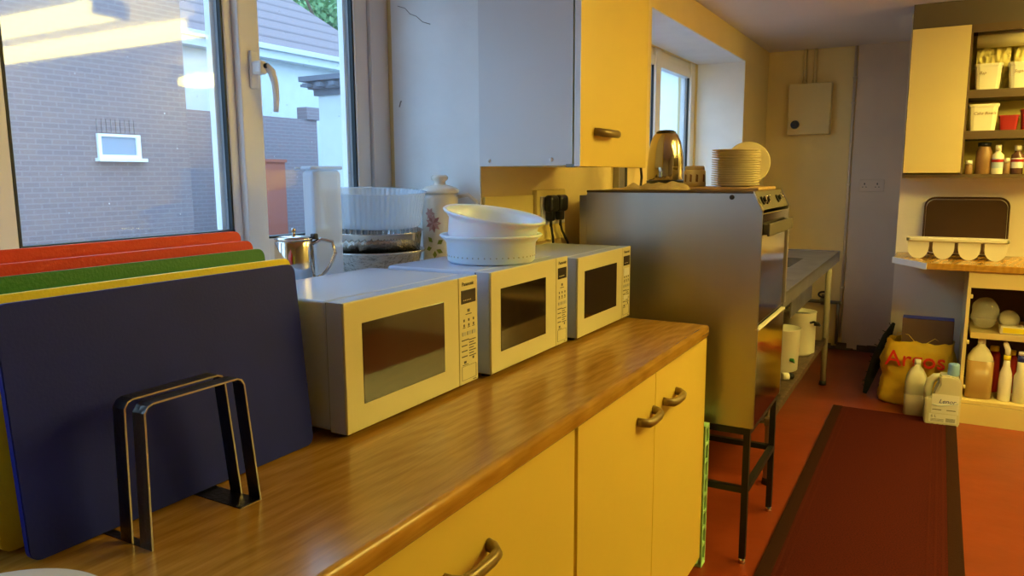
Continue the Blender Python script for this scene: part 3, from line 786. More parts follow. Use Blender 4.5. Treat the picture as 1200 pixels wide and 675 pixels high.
# stand
t = thing('cooker_stand', 'black square-tube stand with rails under the cooker', 'stand', (CX, CY, 0))
f = G(); s = .022
f.box(bx, -.01, 0, s, .490, .514).box(bx, -.01, CW-s, CW, .490, .514).box(-.01-s, -.01, s, CW-s, .490, .514).box(bx, bx+s, s, CW-s, .490, .514)
obj('top_frame', f, 'blackmetal', t)
for a, b in ((-.01-s, 0), (-.01-s, CW-s), (bx, 0), (bx, CW-s)):
    l = obj('leg', G().box(a, a+s, b, b+s, .02, .490), 'blackmetal', t)
    obj('foot', G().cyl((a+s/2, b+s/2, 0), (a+s/2, b+s/2, .022), .013, .010), 'chrome', l)
for q in ((bx+s, -.01-s, 0, s, .27, .292), (bx+s, -.01-s, CW-s, CW, .27, .292), (-.01-s, -.01, s, CW-s, .27, .292)): obj('rail', G().box(*q), 'blackmetal', t)

# things on the cooker
ZT = 1.354
tag(obj('wooden_board', G().box(-.20, .245, -.16, .16, 0, .011, bev=.003), 'board', None, (-.805, 2.93, ZT)), 'thin tan board lying flat on the cooker under kettle and plates', 'board')
Z2 = ZT+.011
t = thing('kettle', 'tall domed polished steel kettle with black base on the cooker', 'kettle', (-.955, 2.93, Z2))
obj('kettle_base', G().lathe([(.002, 0), (.070, 0), (.072, .003), (.072, .024), (.002, .025)], seg=40), 'black', t)
obj('kettle_body', G().lathe([(.069, .025), (.0705, .03), (.070, .09), (.066, .135), (.058, .175), (.047, .200), (.040, .207), (.002, .208)], seg=48, cap0=False), 'gold', t)
obj('lid', G().lathe([(.040, .206), (.038, .213), (.026, .219), (.002, .221)], seg=32), 'black', t)
obj('handle', G().tube([(-.045, .05, .185), (-.065, .075, .19), (-.082, .092, .15), (-.084, .094, .09), (-.062, .07, .045)], .009), 'black', t)
t = thing('ceramic_jar', 'squat cream jar with brown print beside the kettle', 'jar', (-.823, 2.885, Z2))
obj('jar_body', G().lathe([(.002, 0), (.038, 0), (.042, .004), (.041, .058), (.036, .064), (.002, .064)], seg=32), 'jarcream', t)
obj('lid', G().lathe([(.036, .064), (.036, .076), (.031, .079), (.002, .08)], seg=32), 'jarcream', t)
k = G()
for a in (-2.3, -1.75, -1.2, -.5): k.quad(*[(.0428*math.cos(a+da), .0428*math.sin(a+da), z) for da, z in ((0, .02), (.2, .018), (.22, .045), (.02, .048))])
obj('print', k, 'jarprint', t)
P0 = thing('side_plate', 'cream side plate stacked in the tall pile on the cooker', 'plate', (-.672, 2.90, Z2), group='side plates stacked on the cooker')
obj('plate_body', G().lathe([(.001, 0), (.050, 0), (.054, .002), (.088, .0085), (.0895, .0105), (.087, .0112), (.055, .0045), (.001, .003)], seg=48), 'plate', P0)
for i in range(1, 16):
    dup(P0, (-.672+random.uniform(-.0012, .0012), 2.90+random.uniform(-.0012, .0012), Z2+i*.0083+(.002 if i > 11 else 0)))
t = thing('side_plate', 'single cream plate standing on edge behind the plate pile', 'plate', (-.665, 3.06, Z2+.088), (math.radians(78), 0, math.radians(12)))
obj('plate_body', G().lathe([(.001, 0), (.048, 0), (.052, .002), (.082, .0085), (.085, .0105), (.082, .0112), (.053, .0045), (.001, .003)], seg=48), 'plate', t)
t = thing('tea_cloth', 'crumpled tan tea cloth in front of the kettle', 'cloth', (-.955, 2.79, ZT))
def cl(u, v):
    x = (u-.5)*.30; y = (v-.5)*.13
    e = math.sin(PI*u)**.5*math.sin(PI*v)**.5
    z = .002+e*(.008+.022*noise.noise(Vector((u*7, v*5, 3)))+.034*max(0, u-.35)+.010*math.sin(v*11+u*4))
    return (x, y, max(.001, z))
obj('cloth_sheet', G().grid(cl, 40, 24).grid(lambda u, v: ((u-.5)*.30, (v-.5)*.13, .0005), 1, 1), 'cloth', t)

# ------------------------------------------------------------------ sink table
SX0, SX1, SY0, SY1 = XW+.02, -.584, 3.32, 5.73
t = thing('sink_table', 'long stainless steel sink table with tube legs behind the cooker', 'sink', (0, 0, 0))
ZS = .878
b0 = (-1.14, -.76, 3.75, 4.35); b1 = (-1.14, -.74, 4.62, 5.16)
g = G()
def top_with_holes(holes):
    xs = sorted({SX0, SX1, *[h[0] for h in holes], *[h[1] for h in holes]}); ys = sorted({SY0, SY1, *[h[2] for h in holes], *[h[3] for h in holes]})
    for i in range(len(xs)-1):
        for j in range(len(ys)-1):
            cx, cy = (xs[i]+xs[i+1])/2, (ys[j]+ys[j+1])/2
            if any(h[0] < cx < h[1] and h[2] < cy < h[3] for h in holes): continue
            g.box(xs[i], xs[i+1], ys[j], ys[j+1], ZS-.012, ZS-.006)
top_with_holes([b0, b1])
g.box(SX1-.03, SX1, SY0, SY1, ZS-.075, ZS, bev=.003).box(SX0, SX1, SY1-.03, SY1, ZS-.075, ZS, bev=.003).box(SX0, SX0+.015, SY0, SY1, ZS-.05, ZS+.0, bev=.002)
obj('table_top', g, 'steel_tab', t)
for q in (b0, b1):
    k = G(); x0, x1, y0, y1 = q; zb = ZS-.25
    k.box(x0-.004, x0, y0, y1, zb, ZS-.008).box(x1, x1+.004, y0, y1, zb, ZS-.008).box(x0, x1, y0-.004, y0, zb, ZS-.008).box(x0, x1, y1, y1+.004, zb, ZS-.008).box(x0, x1, y0, y1, zb-.004, zb)
    bo = obj('basin', k, 'steel_tab', t)
    obj('drain', G().cyl(((x0+x1)/2, (y0+y1)/2, zb-.12), ((x0+x1)/2, (y0+y1)/2, zb), .025), 'label', bo)
obj('front_skirt', G().box(-.70, -.69, 4.45, 5.25, .60, .83, bev=.003), 'steel_tab', t)
for xx in (SX1-.02, SX0+.04):
    for yy in (3.45, 5.34):
        l = obj('leg', G().cyl((xx, yy, .02), (xx, yy, ZS-.07), .019), 'legbeige', t)
        obj('foot', G().cyl((xx, yy, 0), (xx, yy, .03), .024, .021), 'blackmetal', l)
obj('lower_shelf', G().box(SX0+.03, SX1-.03, 3.40, 5.30, .300, .312).box(SX1-.035, SX1-.012, 3.40, 5.33, .29, .325, bev=.003), 'shelfsteel', t)
t = thing('tap', 'chrome sink tap above the nearer basin', 'tap', (-1.20, 4.05, ZS-.006))
obj('tap_body', G().cyl((0, 0, 0), (0, 0, .14), .012).tube([(0, 0, .13), (.02, 0, .18), (.08, 0, .19), (.13, 0, .17), (.14, 0, .14)], .009), 'chrome', t)
obj('tap_handle', G().tube([(-.0, -.03, .06), (0, .03, .06)], .007), 'chrome', t)
# pots on the shelf
def stockpot(x, y, r, h, lab, lid=True):
    t = thing('stock_pot', lab, 'pot', (x, y, .312))
    obj('pot_body', G().lathe([(.002, 0), (r*.94, 0), (r, .012), (r, h), (r+.004, h+.004), (r-.003, h+.004), (r-.006, .02), (.002, .015)], seg=40), 'enamel', t)
    obj('handle', G().tube([(r*.80, -r*.62, h*.80), (r*1.0, -r*.86, h*.84), (r*1.22, -r*.72, h*.80), (r*1.26, -r*.40, h*.74), (r*.96, -r*.30, h*.74)], .008), 'black', t)
    if lid: obj('pot_interior', G().lathe([(r-.007, h*.93), (.002, h*.93)], seg=32, cap0=False), 'black', t)
stockpot(-.712, 4.86, .105, .26, 'white enamel pot with black handle on the lower shelf')
t = thing('white_bucket', 'tall white plastic bucket beside the enamel pot on the lower shelf', 'bucket', (-.725, 4.40, .312))
obj('bucket_body', G().lathe([(.002, 0), (.085, 0), (.09, .005), (.098, .235), (.102, .24), (.098, .242), (.085, .01), (.002, .01)], seg=36), 'enamel', t)
obj('green_grip', G().box(.058, .082, -.082, -.022, .055, .072, bev=.004, rot=Matrix.Rotation(-.5, 3, 'X')), 'green', t)
t = thing('small_canister', 'small white tube lying at the front of the lower shelf', 'canister', (-.645, 4.17, .333))
obj('tube_body', G().cyl((-.03, -.02, 0), (.0, .0, 0), .0205), 'enamel', t)
obj('cap', G().cyl((.0, .0, 0), (.02, .014, 0), .018), 'black', t)

# ------------------------------------------------------------------ far wall fittings
t = thing('switch_box', 'cream metal electrical box high on the far wall', 'electrical box', (-.945, YF, 1.92))
obj('box_body', G().box(-.158, .158, -.10, 0, -.197, .200, bev=.006), 'cream2', t)
obj('rotary_switch', G().cyl((-.10, -.10, -.118), (-.10, -.125, -.118), .034, .03, 24).box(-.106, -.094, -.14, -.12, -.148, -.088, bev=.003), 'black', t)
for xx, lab in ((-1.0, 'left cream conduit pipe running from switch box to ceiling'), (-.925, 'right cream conduit pipe running from switch box to ceiling')):
    tag(obj('conduit_pipe', G().cyl((0, 0, 0), (0, 0, CZ-2.115), .013).cyl((0, 0, 0), (0, 0, .03), .018), 'cream2', None, (xx, YF-.02, 2.12)), lab, 'pipe')
t = thing('wall_pipe', 'thin painted vertical pipe down the far wall', 'pipe', (-.632, YF-.03, .10))
obj('pipe_run', G().cyl((0, 0, 0), (0, 0, CZ-.105), .011), 'wall_grey', t)
for z in (.5, 1.32, 1.95, 2.14): obj('pipe_clip', G().box(-.016, .016, -.014, .028, z-.1, z-.085, bev=.003), 'wall_grey', t)
t = thing('double_socket', 'grey double wall socket on the far wall panel', 'socket', (-.466, YF-.03, 1.322))
obj('face_plate', G().box(-.088, .088, -.012, 0, -.046, .046, bev=.003), 'wall_grey', t)
for s_ in (-.05, .04):
    obj('pin_holes', G().box(s_-.004, s_+.004, -.0135, -.011, .006, .020).box(s_-.016, s_-.008, -.0135, -.011, -.014, -.008).box(s_+.008, s_+.016, -.0135, -.011, -.014, -.008), 'black', t)
t = thing('stop_valve', 'old brass water valve on a pipe low on the far wall', 'valve', (-.76, YF-.09, .40))
obj('pipe', G().cyl((-.30, .02, -.01), (.13, .02, -.01), .014).cyl((.11, .02, -.35), (.11, .02, 0), .012), 'tapmetal', t)
obj('valve_body', G().lathe([(.02, -.03), (.03, 0), (.02, .03)], (0, 0, 0), 16).cyl((0, 0, 0), (0, -.03, .05), .012), 'tapmetal', t)
obj('valve_wheel', G().tube([(.035*math.cos(a*PI/8), -.03+.01*math.sin(a*PI/8), .055+.02*math.sin(a*PI/8)) for a in range(16)], .008, closed=True), 'black', t)

# ------------------------------------------------------------------ right-hand counter, unit and cabinet
CT = .91
t = thing('corner_worktop', 'oak-effect worktop with angled white corner, under the brown tray', 'worktop', (0, 0, 0))
out = [(-.218, 5.468), (-.222, 5.14), (-.035, 4.85), (1.9, 4.85), (1.9, 5.468)]
obj('top', G().prism([(a, b) for a, b in out], CT-.036, CT, 'z', bev=.002), 'wood_cross', t)
obj('white_edging', G().prism([(-.224, 5.14), (-.036, 4.848), (-.038, 4.845), (-.227, 5.137)], CT-.037, CT-.001, 'z'), 'upvc', t)
t = thing('open_unit', 'cream open shelf unit on the floor holding cleaning bottles', 'shelf unit', (.172, 4.885, 0))
w = 1.0; d = .56; H_ = CT-.038
c = G(); c.box(0, .018, 0, d, 0, H_).box(w-.018, w, 0, d, 0, H_).box(.018, w-.018, 0, d, H_-.016, H_).box(.018, w-.018, d-.008, d, .12, H_-.016)
obj('carcass', c, 'cream2', t)
obj('top_rail', G().box(.001, w-.001, -.018, 0, H_-.090, H_, bev=.001).box(.0, .016, -.018, 0, .12, H_-.09), 'cream2', t)
obj('plinth', G().box(0, w, -.016, 0, 0, .115), 'cream2', t)
obj('bottom_shelf', G().box(.018, w-.018, -.01, d-.01, .118, .136), 'cream2', t)
obj('middle_shelf', G().box(.035, w-.018, .05, d-.01, .485, .520, bev=.003), 'cream2', t)
for z in (.2, .46, .72): obj('shelf_bracket', G().box(.016, .030, -.012, .01, z, z+.022, bev=.004), 'cream2', t)
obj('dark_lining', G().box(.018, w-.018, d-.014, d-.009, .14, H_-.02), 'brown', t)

def jug(name, x, y, z, sx, sy, h, mtl, lab, liq=None, capm='label', handle_=False, liqh=.5, rz=0):
    t = thing(name, lab, 'jug' if handle_ else 'bottle', (x, y, z), (0, 0, rz))
    def body(z0, z1, zt, s=1., shape=True):
        gg = G(); pr = []
        tt = bmesh.new(); rings = []
        prof = [(z0, .93), (z0+.006, 1), (z1*.62, 1), (z1*.75, .93), (z1*.88, .62), (z1*.95, .34), (z1, .27)] if shape else [(z0, .95), (z0+.004, 1), (z1, 1)]
        for zz, k in prof:
            ring = []
            for i in range(32):
                a = 2*PI*i/32; ca, sa = math.cos(a), math.sin(a)
                q = 4 if k > .5 else 2
                r = (abs(ca)**q+abs(sa)**q)**(-1/q)
                ring.append(tt.verts.new((ca*r*sx*k*s, sa*r*sy*(k if k > .9 or True else 1)*s, zz)))
            rings.append(ring)
        for k in range(len(rings)-1):
            for i in range(32):
                f = tt.faces.new((rings[k][i], rings[k][(i+1) % 32], rings[k+1][(i+1) % 32], rings[k+1][i])); f.smooth = True
        tt.faces.new(rings[0][::-1]); tt.faces.new(rings[-1])
        gg.merge(tt); return gg
    bo = obj('bottle_body', body(0, h, h), mtl, t)
    if liq: obj('liquid_level', body(.001, h*liqh, h, 1.006, False), liq, t)
    obj('cap', G().lathe([(sx*.27, h-.002), (sx*.30, h), (sx*.29, h+.026), (.001, h+.027)], seg=20), capm, t)
    return t
# conditioner jug with moulded handle
t = thing('conditioner_jug', 'large white jug with moulded handle and pale blue cap on the floor', 'jug', (.092, 4.80, 0), (0, 0, math.radians(4)))
# silhouette in xz with a handle hole
bmj = bmesh.new()
outer = [(-.078, 0), (.078, 0), (.088, .012), (.088, .235), (.082, .265), (.060, .285), (.030, .292), (-.035, .286), (-.070, .262), (-.086, .225), (-.088, .012)]
hole = [(-.060, .165), (-.060, .215), (-.050, .245), (-.028, .250), (-.030, .225), (-.045, .190), (-.050, .16)]
bx_ = G(); 
# body built as column slices around the hole
def slab(pts): bx_.prism(pts, -.055, .055, 'y', bev=.008)
slab([(-.080, 0), (.080, 0), (.088, .012), (.088, .158), (-.088, .158), (-.088, .012)])
slab([(-.046, .150), (.088, .150), (.088, .235), (.082, .265), (.060, .285), (.030, .292), (-.024, .290), (-.022, .240), (-.040, .200)])
bx_.tube([(-.072, 0, .14), (-.074, 0, .20), (-.066, 0, .245), (-.045, 0, .268), (-.015, 0, .272)], .018, flat=(.014, .022), seg=14)
obj('jug_body', bx_, 'jug', t)
cp = obj('cap', G().lathe([(.028, .288), (.030, .292), (.028, .350), (.024, .355), (.001, .356)], (.045, 0, 0), 24), 'bluecap', t)
lb = obj('paper_label', G().box(-.055, .078, -.0562, -.0545, .075, .185, bev=.0004).box(-.064, .072, -.0565, -.0545, .022, .072, bev=.0004), 'label', t)
obj('label_wave', G().tube([(-.05, -.057, .125), (-.01, -.057, .118), (.03, -.057, .128), (.075, -.057, .14)], .006, flat=(.006, .0008), seg=8), 'labelblue', lb)
text('brand_mark', 'Lenor', .034, 'darkblue', lb, (-.022, -.0568, .135), FY, shear=.35)
text('small_print', '6 L', .022, 'mark', lb, (-.055, -.0568, .05), FY)
k = G()
for i in range(2): k.box(-.05+i*.07, -.005+i*.07, -.0572, -.0564, .094, .098)
for i in range(18): k.box(.02+i*.0026, .021+i*.0026+.0006*(i % 2), -.0572, -.0564, .028, .05)
for i in range(3): k.box(-.055, .01, -.0572, -.0564, .028+i*.006, .030+i*.006)
obj('label_print', k, 'mark', lb)
jug('milk_bottle', -.045, 4.93, 0, .058, .055, .305, 'jug', 'plain cloudy plastic bottle half full, on the floor by the yellow bag', 'jugliq', liqh=.42)

# yellow carrier bag with a dark box in it
t = thing('carrier_bag', 'crumpled yellow carrier bag with red lettering under the corner worktop', 'bag', (-.046, 5.19, 0))
def bagf(u, v):
    a = 2*PI*u
    if v < .06: rr = .6+.4*v/.06; z = .0
    else: rr = 1; z = (v-.06)/.94*.40
    k = 1+.13*noise.noise(Vector((math.cos(a)*1.6, math.sin(a)*1.6, v*3.5)))+.05*noise.noise(Vector((math.cos(a)*6, math.sin(a)*6, v*12)))
    sh = 1-.22*max(0, v-.55)**1.2
    q = (abs(math.cos(a))**3+abs(math.sin(a))**3)**(-1/3)
    z += .03*noise.noise(Vector((math.cos(a)*3, math.sin(a)*3, 7)))*v
    return (math.cos(a)*q*.20*rr*k*sh, math.sin(a)*q*.105*rr*(1+(k-1)*.6)*sh, max(0.001, z))
bo = obj('bag_body', G().grid(bagf, 72, 40).grid(lambda u, v: bagf(u, .0) if v > .5 else (0, 0, .001), 72, 1), 'bag', t)
# printed letters follow the bag front: placed as raised film just proud of the bulges
lt = text('printed_letters', 'Argos', .135, 'bagred', t, (-.178, -.134, .255), (PI/2+.06, 0, 0), extr=.009)
obj('bag_handles', G().tube([(-.14, -.03, .38), (-.12, -.02, .44), (-.06, -.03, .43), (-.02, -.04, .385)], .006, flat=(.014, .002)).tube([(.03, -.04, .38), (.08, -.03, .42), (.14, -.02, .38)], .006, flat=(.014, .002)), 'bag', t)
t = thing('cardboard_box', 'dark brown cardboard box with bluish top edge resting in the yellow bag', 'box', (-.008, 5.20, .36))
obj('box_body', G().box(-.138, .138, -.05, .06, 0, .175, bev=.002), 'box_tan', t)
obj('top_tape', G().box(-.138, .138, -.051, .061, .1752, .1765), 'darkblue', t)
t = thing('dark_bundle', 'dark slim fibre bundle leaning in the corner left of the yellow bag', 'bundle', (-.335, 5.22, 0))
obj('bundle_body', G().tube([(0, 0, .012), (.02, .04, .10), (.055, .10, .22), (.10, .18, .36), (.13, .24, .44)], [.012, .026, .034, .028, .010], seg=14), 'blackrub', t)
k = G()
for i in range(50):
    s_ = random.random(); p = Vector((.13*s_**1.1, .24*s_, .03+.41*s_)); q = Vector((random.uniform(-.05, .02), random.uniform(-.02, .02), random.uniform(-.03, .03)))
    k.tube([p, p+q*.6, p+q], .0025, seg=4)
obj('loose_fibres', k, 'blackrub', t)

# contents of the open unit
ub = .136
jug('squash_jug', .268, 4.985, ub, .066, .060, .315, 'jug', 'large jug of amber liquid on the bottom shelf of the unit', 'amber', liqh=.70)
t = thing('spray_bottle', 'slim white bottle with yellow collar on the bottom shelf', 'bottle', (.395, 4.97, ub))
obj('bottle_body', G().lathe([(.001, 0), (.030, 0), (.032, .004), (.033, .12), (.030, .16), (.018, .20), (.016, .235), (.001, .236)], seg=28), 'ceramic', t)
obj('collar', G().lathe([(.017, .235), (.018, .262), (.001, .263)], seg=24), 'yellow', t)
obj('nozzle', G().tube([(0, 0, .262), (.0, 0, .295), (-.012, 0, .325), (-.016, 0, .335)], [.014, .015, .014, .009]), 'ceramic', t)
t = thing('toilet_cleaner', 'white bottle with dark blue and white cap, by the slim bottle', 'bottle', (.465, 4.96, ub))
obj('bottle_body', G().lathe([(.001, 0), (.030, 0), (.033, .004), (.033, .15), (.022, .175), (.022, .235), (.001, .236)], seg=28), 'jug', t)
obj('collar', G().lathe([(.022, .235), (.022, .272), (.001, .273)], seg=24), 'darkblue', t)
obj('cap', G().lathe([(.021, .272), (.020, .29), (.001, .294)], seg=24), 'ceramic', t)
t = thing('cleaner_bottle', 'white bottle at the right edge of the frame on the bottom shelf', 'bottle', (.545, 4.97, ub))
obj('bottle_body', G().lathe([(.001, 0), (.035, 0), (.037, .004), (.037, .17), (.02, .21), (.015, .25), (.001, .251)], seg=28), 'enamel', t)
obj('cap', G().lathe([(.017, .25), (.016, .28), (.001, .281)], seg=20), 'tubred', t)
for x_, y_, h_, lab in ((.345, 5.16, .27, 'red aerosol can half hidden behind the slim white bottle'), (.43, 5.18, .25, 'red aerosol can behind the blue-capped bottle')):
    t = thing('aerosol_can', lab, 'can', (x_, y_, ub))
    obj('can_body', G().lathe([(.001, 0), (.030, 0), (.031, .003), (.031, h_*.82), (.022, h_*.9), (.001, h_*.9)], seg=24), 'tubred', t)
    obj('cap', G().lathe([(.023, h_*.9), (.023, h_), (.001, h_+.002)], seg=20), 'yellow', t)
us = .520
t = thing('packet_bag', 'clear crinkled plastic bag on the upper shelf of the unit', 'bag', (.275, 5.06, us))
def pk(u, v):
    a = 2*PI*u; th = PI*(v*.98+.01)
    k = 1+.28*noise.noise(Vector((math.cos(a)*2.5, math.sin(a)*2.5, v*6)))
    return (math.cos(a)*math.sin(th)*.070*k, math.sin(a)*math.sin(th)*.07*k, .095+(-math.cos(th))*.092)
obj('bag_film', G().grid(pk, 30, 20), 'cling', t)
t = thing('round_tin', 'round pale tin lid standing tilted on the upper shelf', 'tin', (.385, 5.04, us+.065))
obj('tin_body', G().lathe([(.001, 0), (.05, 0), (.052, .003), (.052, .028), (.049, .03), (.001, .03)], seg=32, M4=Matrix.Rotation(math.radians(62), 3, 'X') @ Matrix.Rotation(.2, 3, 'Y')), 'tapmetal', t)
t = thing('margarine_tub', 'flat yellow carton on the upper shelf of the unit', 'carton', (.41, 4.975, us))
obj('carton_body', G().box(-.065, .065, -.03, .05, .0, .045, bev=.006), 'tubbeige', t)
obj('carton_label', G().box(-.05, .05, -.0312, -.029, .008, .038), 'yellow', t)

# on the corner worktop
t = thing('cutlery_caddy', 'beige four-pot cutlery caddy on the corner worktop', 'caddy', (.105, 5.15, CT))
c = G(); L = .262
c.box(-L, L, -.062, -.045, .105, .124, bev=.004).box(-L, L, .045, .062, .105, .124, bev=.004).box(-L, -L+.02, -.062, .062, .105, .124, bev=.004).box(L-.02, L, -.062, .062, .105, .124, bev=.004)
for i in range(3): c.box(-.135+i*.131-.012, -.135+i*.131+.012, -.05, .05, .100, .120, bev=.003)
obj('tray_frame', c, 'tubbeige', t)
for i in range(4):
    cx = -.196+i*.131
    p = []
    for k in range(13):
        a = PI+PI*k/12; p.append((cx+.056*math.cos(a), .066+.066*math.sin(a)))
    p = [(cx-.056, .112)]+p+[(cx+.056, .112)]
    inner = [(cx+.050, .112)]+[(cx+.050*math.cos(PI+PI*(12-k)/12), .068+.060*math.sin(PI+PI*(12-k)/12)) for k in range(13)]+[(cx-.050, .112)]
    pt = obj('pot', G().prism(p+inner, -.045, .045, 'y').prism(p, -.05, -.045, 'y').prism(p, .045, .05, 'y'), 'tubbeige', t)
t = thing('serving_tray', 'dark brown rounded tray leaning on the wall behind the caddy', 'tray', (.148, 5.375, CT+.004), (math.radians(-12), 0, 0))
def rrect(w, h, r, n=8, z0=0):
    P = []
    for cx, cz, a0 in ((w-r, h-r, 0), (-w+r, h-r, 90), (-w+r, z0+r, 180), (w-r, z0+r, 270)):
        for k in range(n+1): a = math.radians(a0+k*90/n); P.append((cx+r*math.cos(a), cz+r*math.sin(a)))
    return P
T = .355
obj('tray_base', G().prism(rrect(.215, T-.012, .05, z0=.012), 0, .004, 'y'), 'brown', t)
c = G(); P = rrect(.222, T, .055); c.tube([(a, -.006, b) for a, b in P], .006, closed=True, seg=10)
obj('tray_rim', c, 'brown', t)

# open wall cabinet on the right
UX, UY, UZ = -.205, 5.15, 1.385; UH = .86; UW = 1.3; UD = .32
t = thing('wall_cabinet', 'wall cabinet with pale door on the left and open shelves on the right', 'cabinet', (UX, UY, UZ))
dx = .295
c = G(); c.box(0, .016, 0, UD, 0, UH).box(dx, dx+.016, 0, UD, .016, UH-.016).box(UW-.016, UW, 0, UD, 0, UH).box(.016, UW-.016, 0, UD, UH-.016, UH).box(.016, UW-.016, .0, UD, .0, .022)
obj('carcass', c, 'shelfdark', t)
obj('back_board', G().box(.016, UW-.016, UD-.008, UD, .022, UH-.016), 'cabin', t)
for z, nm in ((.245, 0), (.475, 0)):
    obj('shelf', G().box(dx+.016, UW-.016, .004, UD-.01, z-.022, z+.024), 'shelfdark', t)
obj('door', G().box(.003, dx+.004, -.018, -.001, .030, UH-.002, bev=.0015), 'cream2', t)
obj('top_shade_band', G().box(.0, UW, .02, UD, UH, CZ-UZ-.001), 'shade_band', t)  # added dark box, stands in for the shadow between cabinet and ceiling
obj('top_moulding', G().box(dx+.01, UW, -.004, 0, UH-.045, UH), 'shelfdark', t)
S3, S2, S1 = UZ+.499, UZ+.269, UZ+.022      # top of upper, middle, bottom boards
def stub(x, y, z, w, d, h, lab, mt='tubwhite', word=None, lid=None):
    t = thing('storage_tub', lab, 'tub', (x, y, z))
    tt = bmesh.new(); rr = []
    for zz, k in ((0, .84), (h*.9, .97), (h*.9, 1.04), (h, 1.05), (h, .93), (.008, .80)):
        ring = []
        for i in range(32):
            a = 2*PI*i/32; ca, sa = math.cos(a), math.sin(a); q = (abs(ca)**7+abs(sa)**7)**(-1/7)
            ring.append(tt.verts.new((ca*q*w/2*k, sa*q*d/2*k, zz)))
        rr.append(ring)
    for k in range(5):
        for i in range(32): tt.faces.new((rr[k][i], rr[k][(i+1) % 32], rr[k+1][(i+1) % 32], rr[k+1][i]))
    tt.faces.new(rr[0][::-1]); tt.faces.new(rr[-1])
    gg = G(); gg.merge(tt); obj('tub_body', gg, mt, t)
    if word: text('handwriting', word, .023, 'jarprint', t, (-w*.34, -d/2*.965-.004, h*.60), (PI/2-.07, 0, 0), shear=.3, align='LEFT')
    if lid: obj('contents', G().box(-w*.42, w*.42, -d*.42, d*.42, h*.85, h*.97, bev=.006), lid, t)
    return t
stub(.195, 5.24, S3, .135, .13, .145, 'white tub marked in handwriting at the left of the top shelf', word='Bap')
stub(.365, 5.24, S3, .145, .13, .145, 'white handwritten tub at the right of the top shelf', word='Sugar')
stub(.535, 5.24, S3, .145, .13, .145, 'white tub just past the frame edge on the top shelf')
stub(.187, 5.235, S2, .148, .14, .150, 'white tub with pencil lettering on the middle shelf', word='Cake Bowls')
stub(.315, 5.245, S2, .095, .10, .085, 'small red tub beside the white tub on the middle shelf', 'tubred', lid='jarbrown')
stub(.425, 5.24, S2, .110, .11, .115, 'larger red tub at the frame edge on the middle shelf', 'tubred')
def film(x, z, w, h, lab):
    t = thing('wrapped_packet', lab, 'packet', (x, 5.37, z))
    def f(u, v): return ((u-.5)*w, -.03*math.sin(PI*v)-.02*noise.noise(Vector((u*9, v*9, x*7)))-.012*noise.noise(Vector((u*30, v*30, 2))), v*h)
    obj('packet_film', G().grid(f, 36, 24).grid(lambda u, v: ((u-.5)*w, .03, v*h), 1, 1), 'cling2', t)
M['cling2'] = mat('bright_film', (.75, .62, .22), .12, bump=1., bscale=30)
film(.22, S3, .17, .265, 'crinkled clear-wrapped packet behind the left top-shelf tub')
film(.42, S3, .20, .25, 'crinkled clear-wrapped packet behind the right top-shelf tub')
t = thing('paper_roll', 'yellow roll lying along the very top of the cabinet opening', 'roll', (.14, 5.30, UZ+UH-.066))
obj('roll_body', G().cyl((-.01, 0, 0), (.55, 0, 0), .048, seg=28), 'jarcream', t)
obj('roll_core', G().cyl((-.012, 0, 0), (-.009, 0, 0), .022), 'label', t)
# bottom row
def jar(name, x, y, r, h, mt, capm, lab, cr=.8, ch=.02, lbl=None):
    t = thing(name, lab, 'jar' if 'jar' in name else 'bottle', (x, y, S1))
    obj('jar_body', G().lathe([(.001, 0), (r*.95, 0), (r, .004), (r, h*.80), (r*cr, h*.92), (r*cr, h), (.001, h)], seg=28), mt, t)
    obj('cap', G().lathe([(r*cr+.002, h-.004), (r*cr+.002, h+ch), (.001, h+ch+.001)], seg=24), capm, t)
    if lbl:
        k = G().lathe([(r+.0008, h*.25), (r+.0008, h*.66)], seg=28, cap0=False, cap1=False); lo = obj('label_band', k, lbl[0], t)
        obj('label_stripe', G().lathe([(r+.0014, h*.50), (r+.0014, h*.62)], seg=28, cap0=False, cap1=False), lbl[1], lo)
    return t
jar('spice_jar', .137, 5.20, .021, .06, 'jarbrown', 'ceramic', 'tiny brown spice jar with white cap, leftmost on the bottom shelf')
jar('coffee_jar', .208, 5.215, .040, .162, 'jarbrown', 'black', 'tall jar of brown powder with black cap on the bottom shelf', cr=.78, ch=.018)
jar('squeezy_bottle', .277, 5.20, .029, .135, 'tubwhite', 'tubwhite', 'white squeezy bottle with red and blue label on the bottom shelf', cr=.45, ch=.03, lbl=('labelblue', 'tubred'))
jar('spice_jar', .322, 5.20, .018, .07, 'jarbrown', 'tubbeige', 'small brown spice jar between the white and dark bottles')
jar('sauce_bottle', .372, 5.21, .031, .135, 'bottlebrown', 'tubbeige', 'dark brown sauce bottle with red label on the bottom shelf', cr=.5, ch=.025, lbl=('label', 'tubred'))
jar('sauce_bottle', .437, 5.20, .028, .12, 'labelblue', 'ceramic', 'pale blue bottle at the right end of the visible bottom shelf', cr=.5, ch=.02)

# ------------------------------------------------------------------ floor runner
t = thing('floor_runner', 'long dark red ribbed carpet runner with dark border', 'rug', (-.155, 0, 0))
RW = .325
obj('pile', G().box(-RW, RW, .2, 4.855, .001, .011, bev=.003), 'rug', t)
obj('border', G().box(-RW, -RW+.052, .199, 4.856, .0012, .0125, bev=.002).box(RW-.052, RW, .199, 4.856, .0012, .0125, bev=.002), 'rugedge', t)
k = G()
for x_ in (-RW+.062, -RW+.088, RW-.118, RW-.092, RW-.066): k.box(x_-.004, x_+.004, .2, 4.85, .0015, .0122)
obj('stripe', k, 'rugline', t)

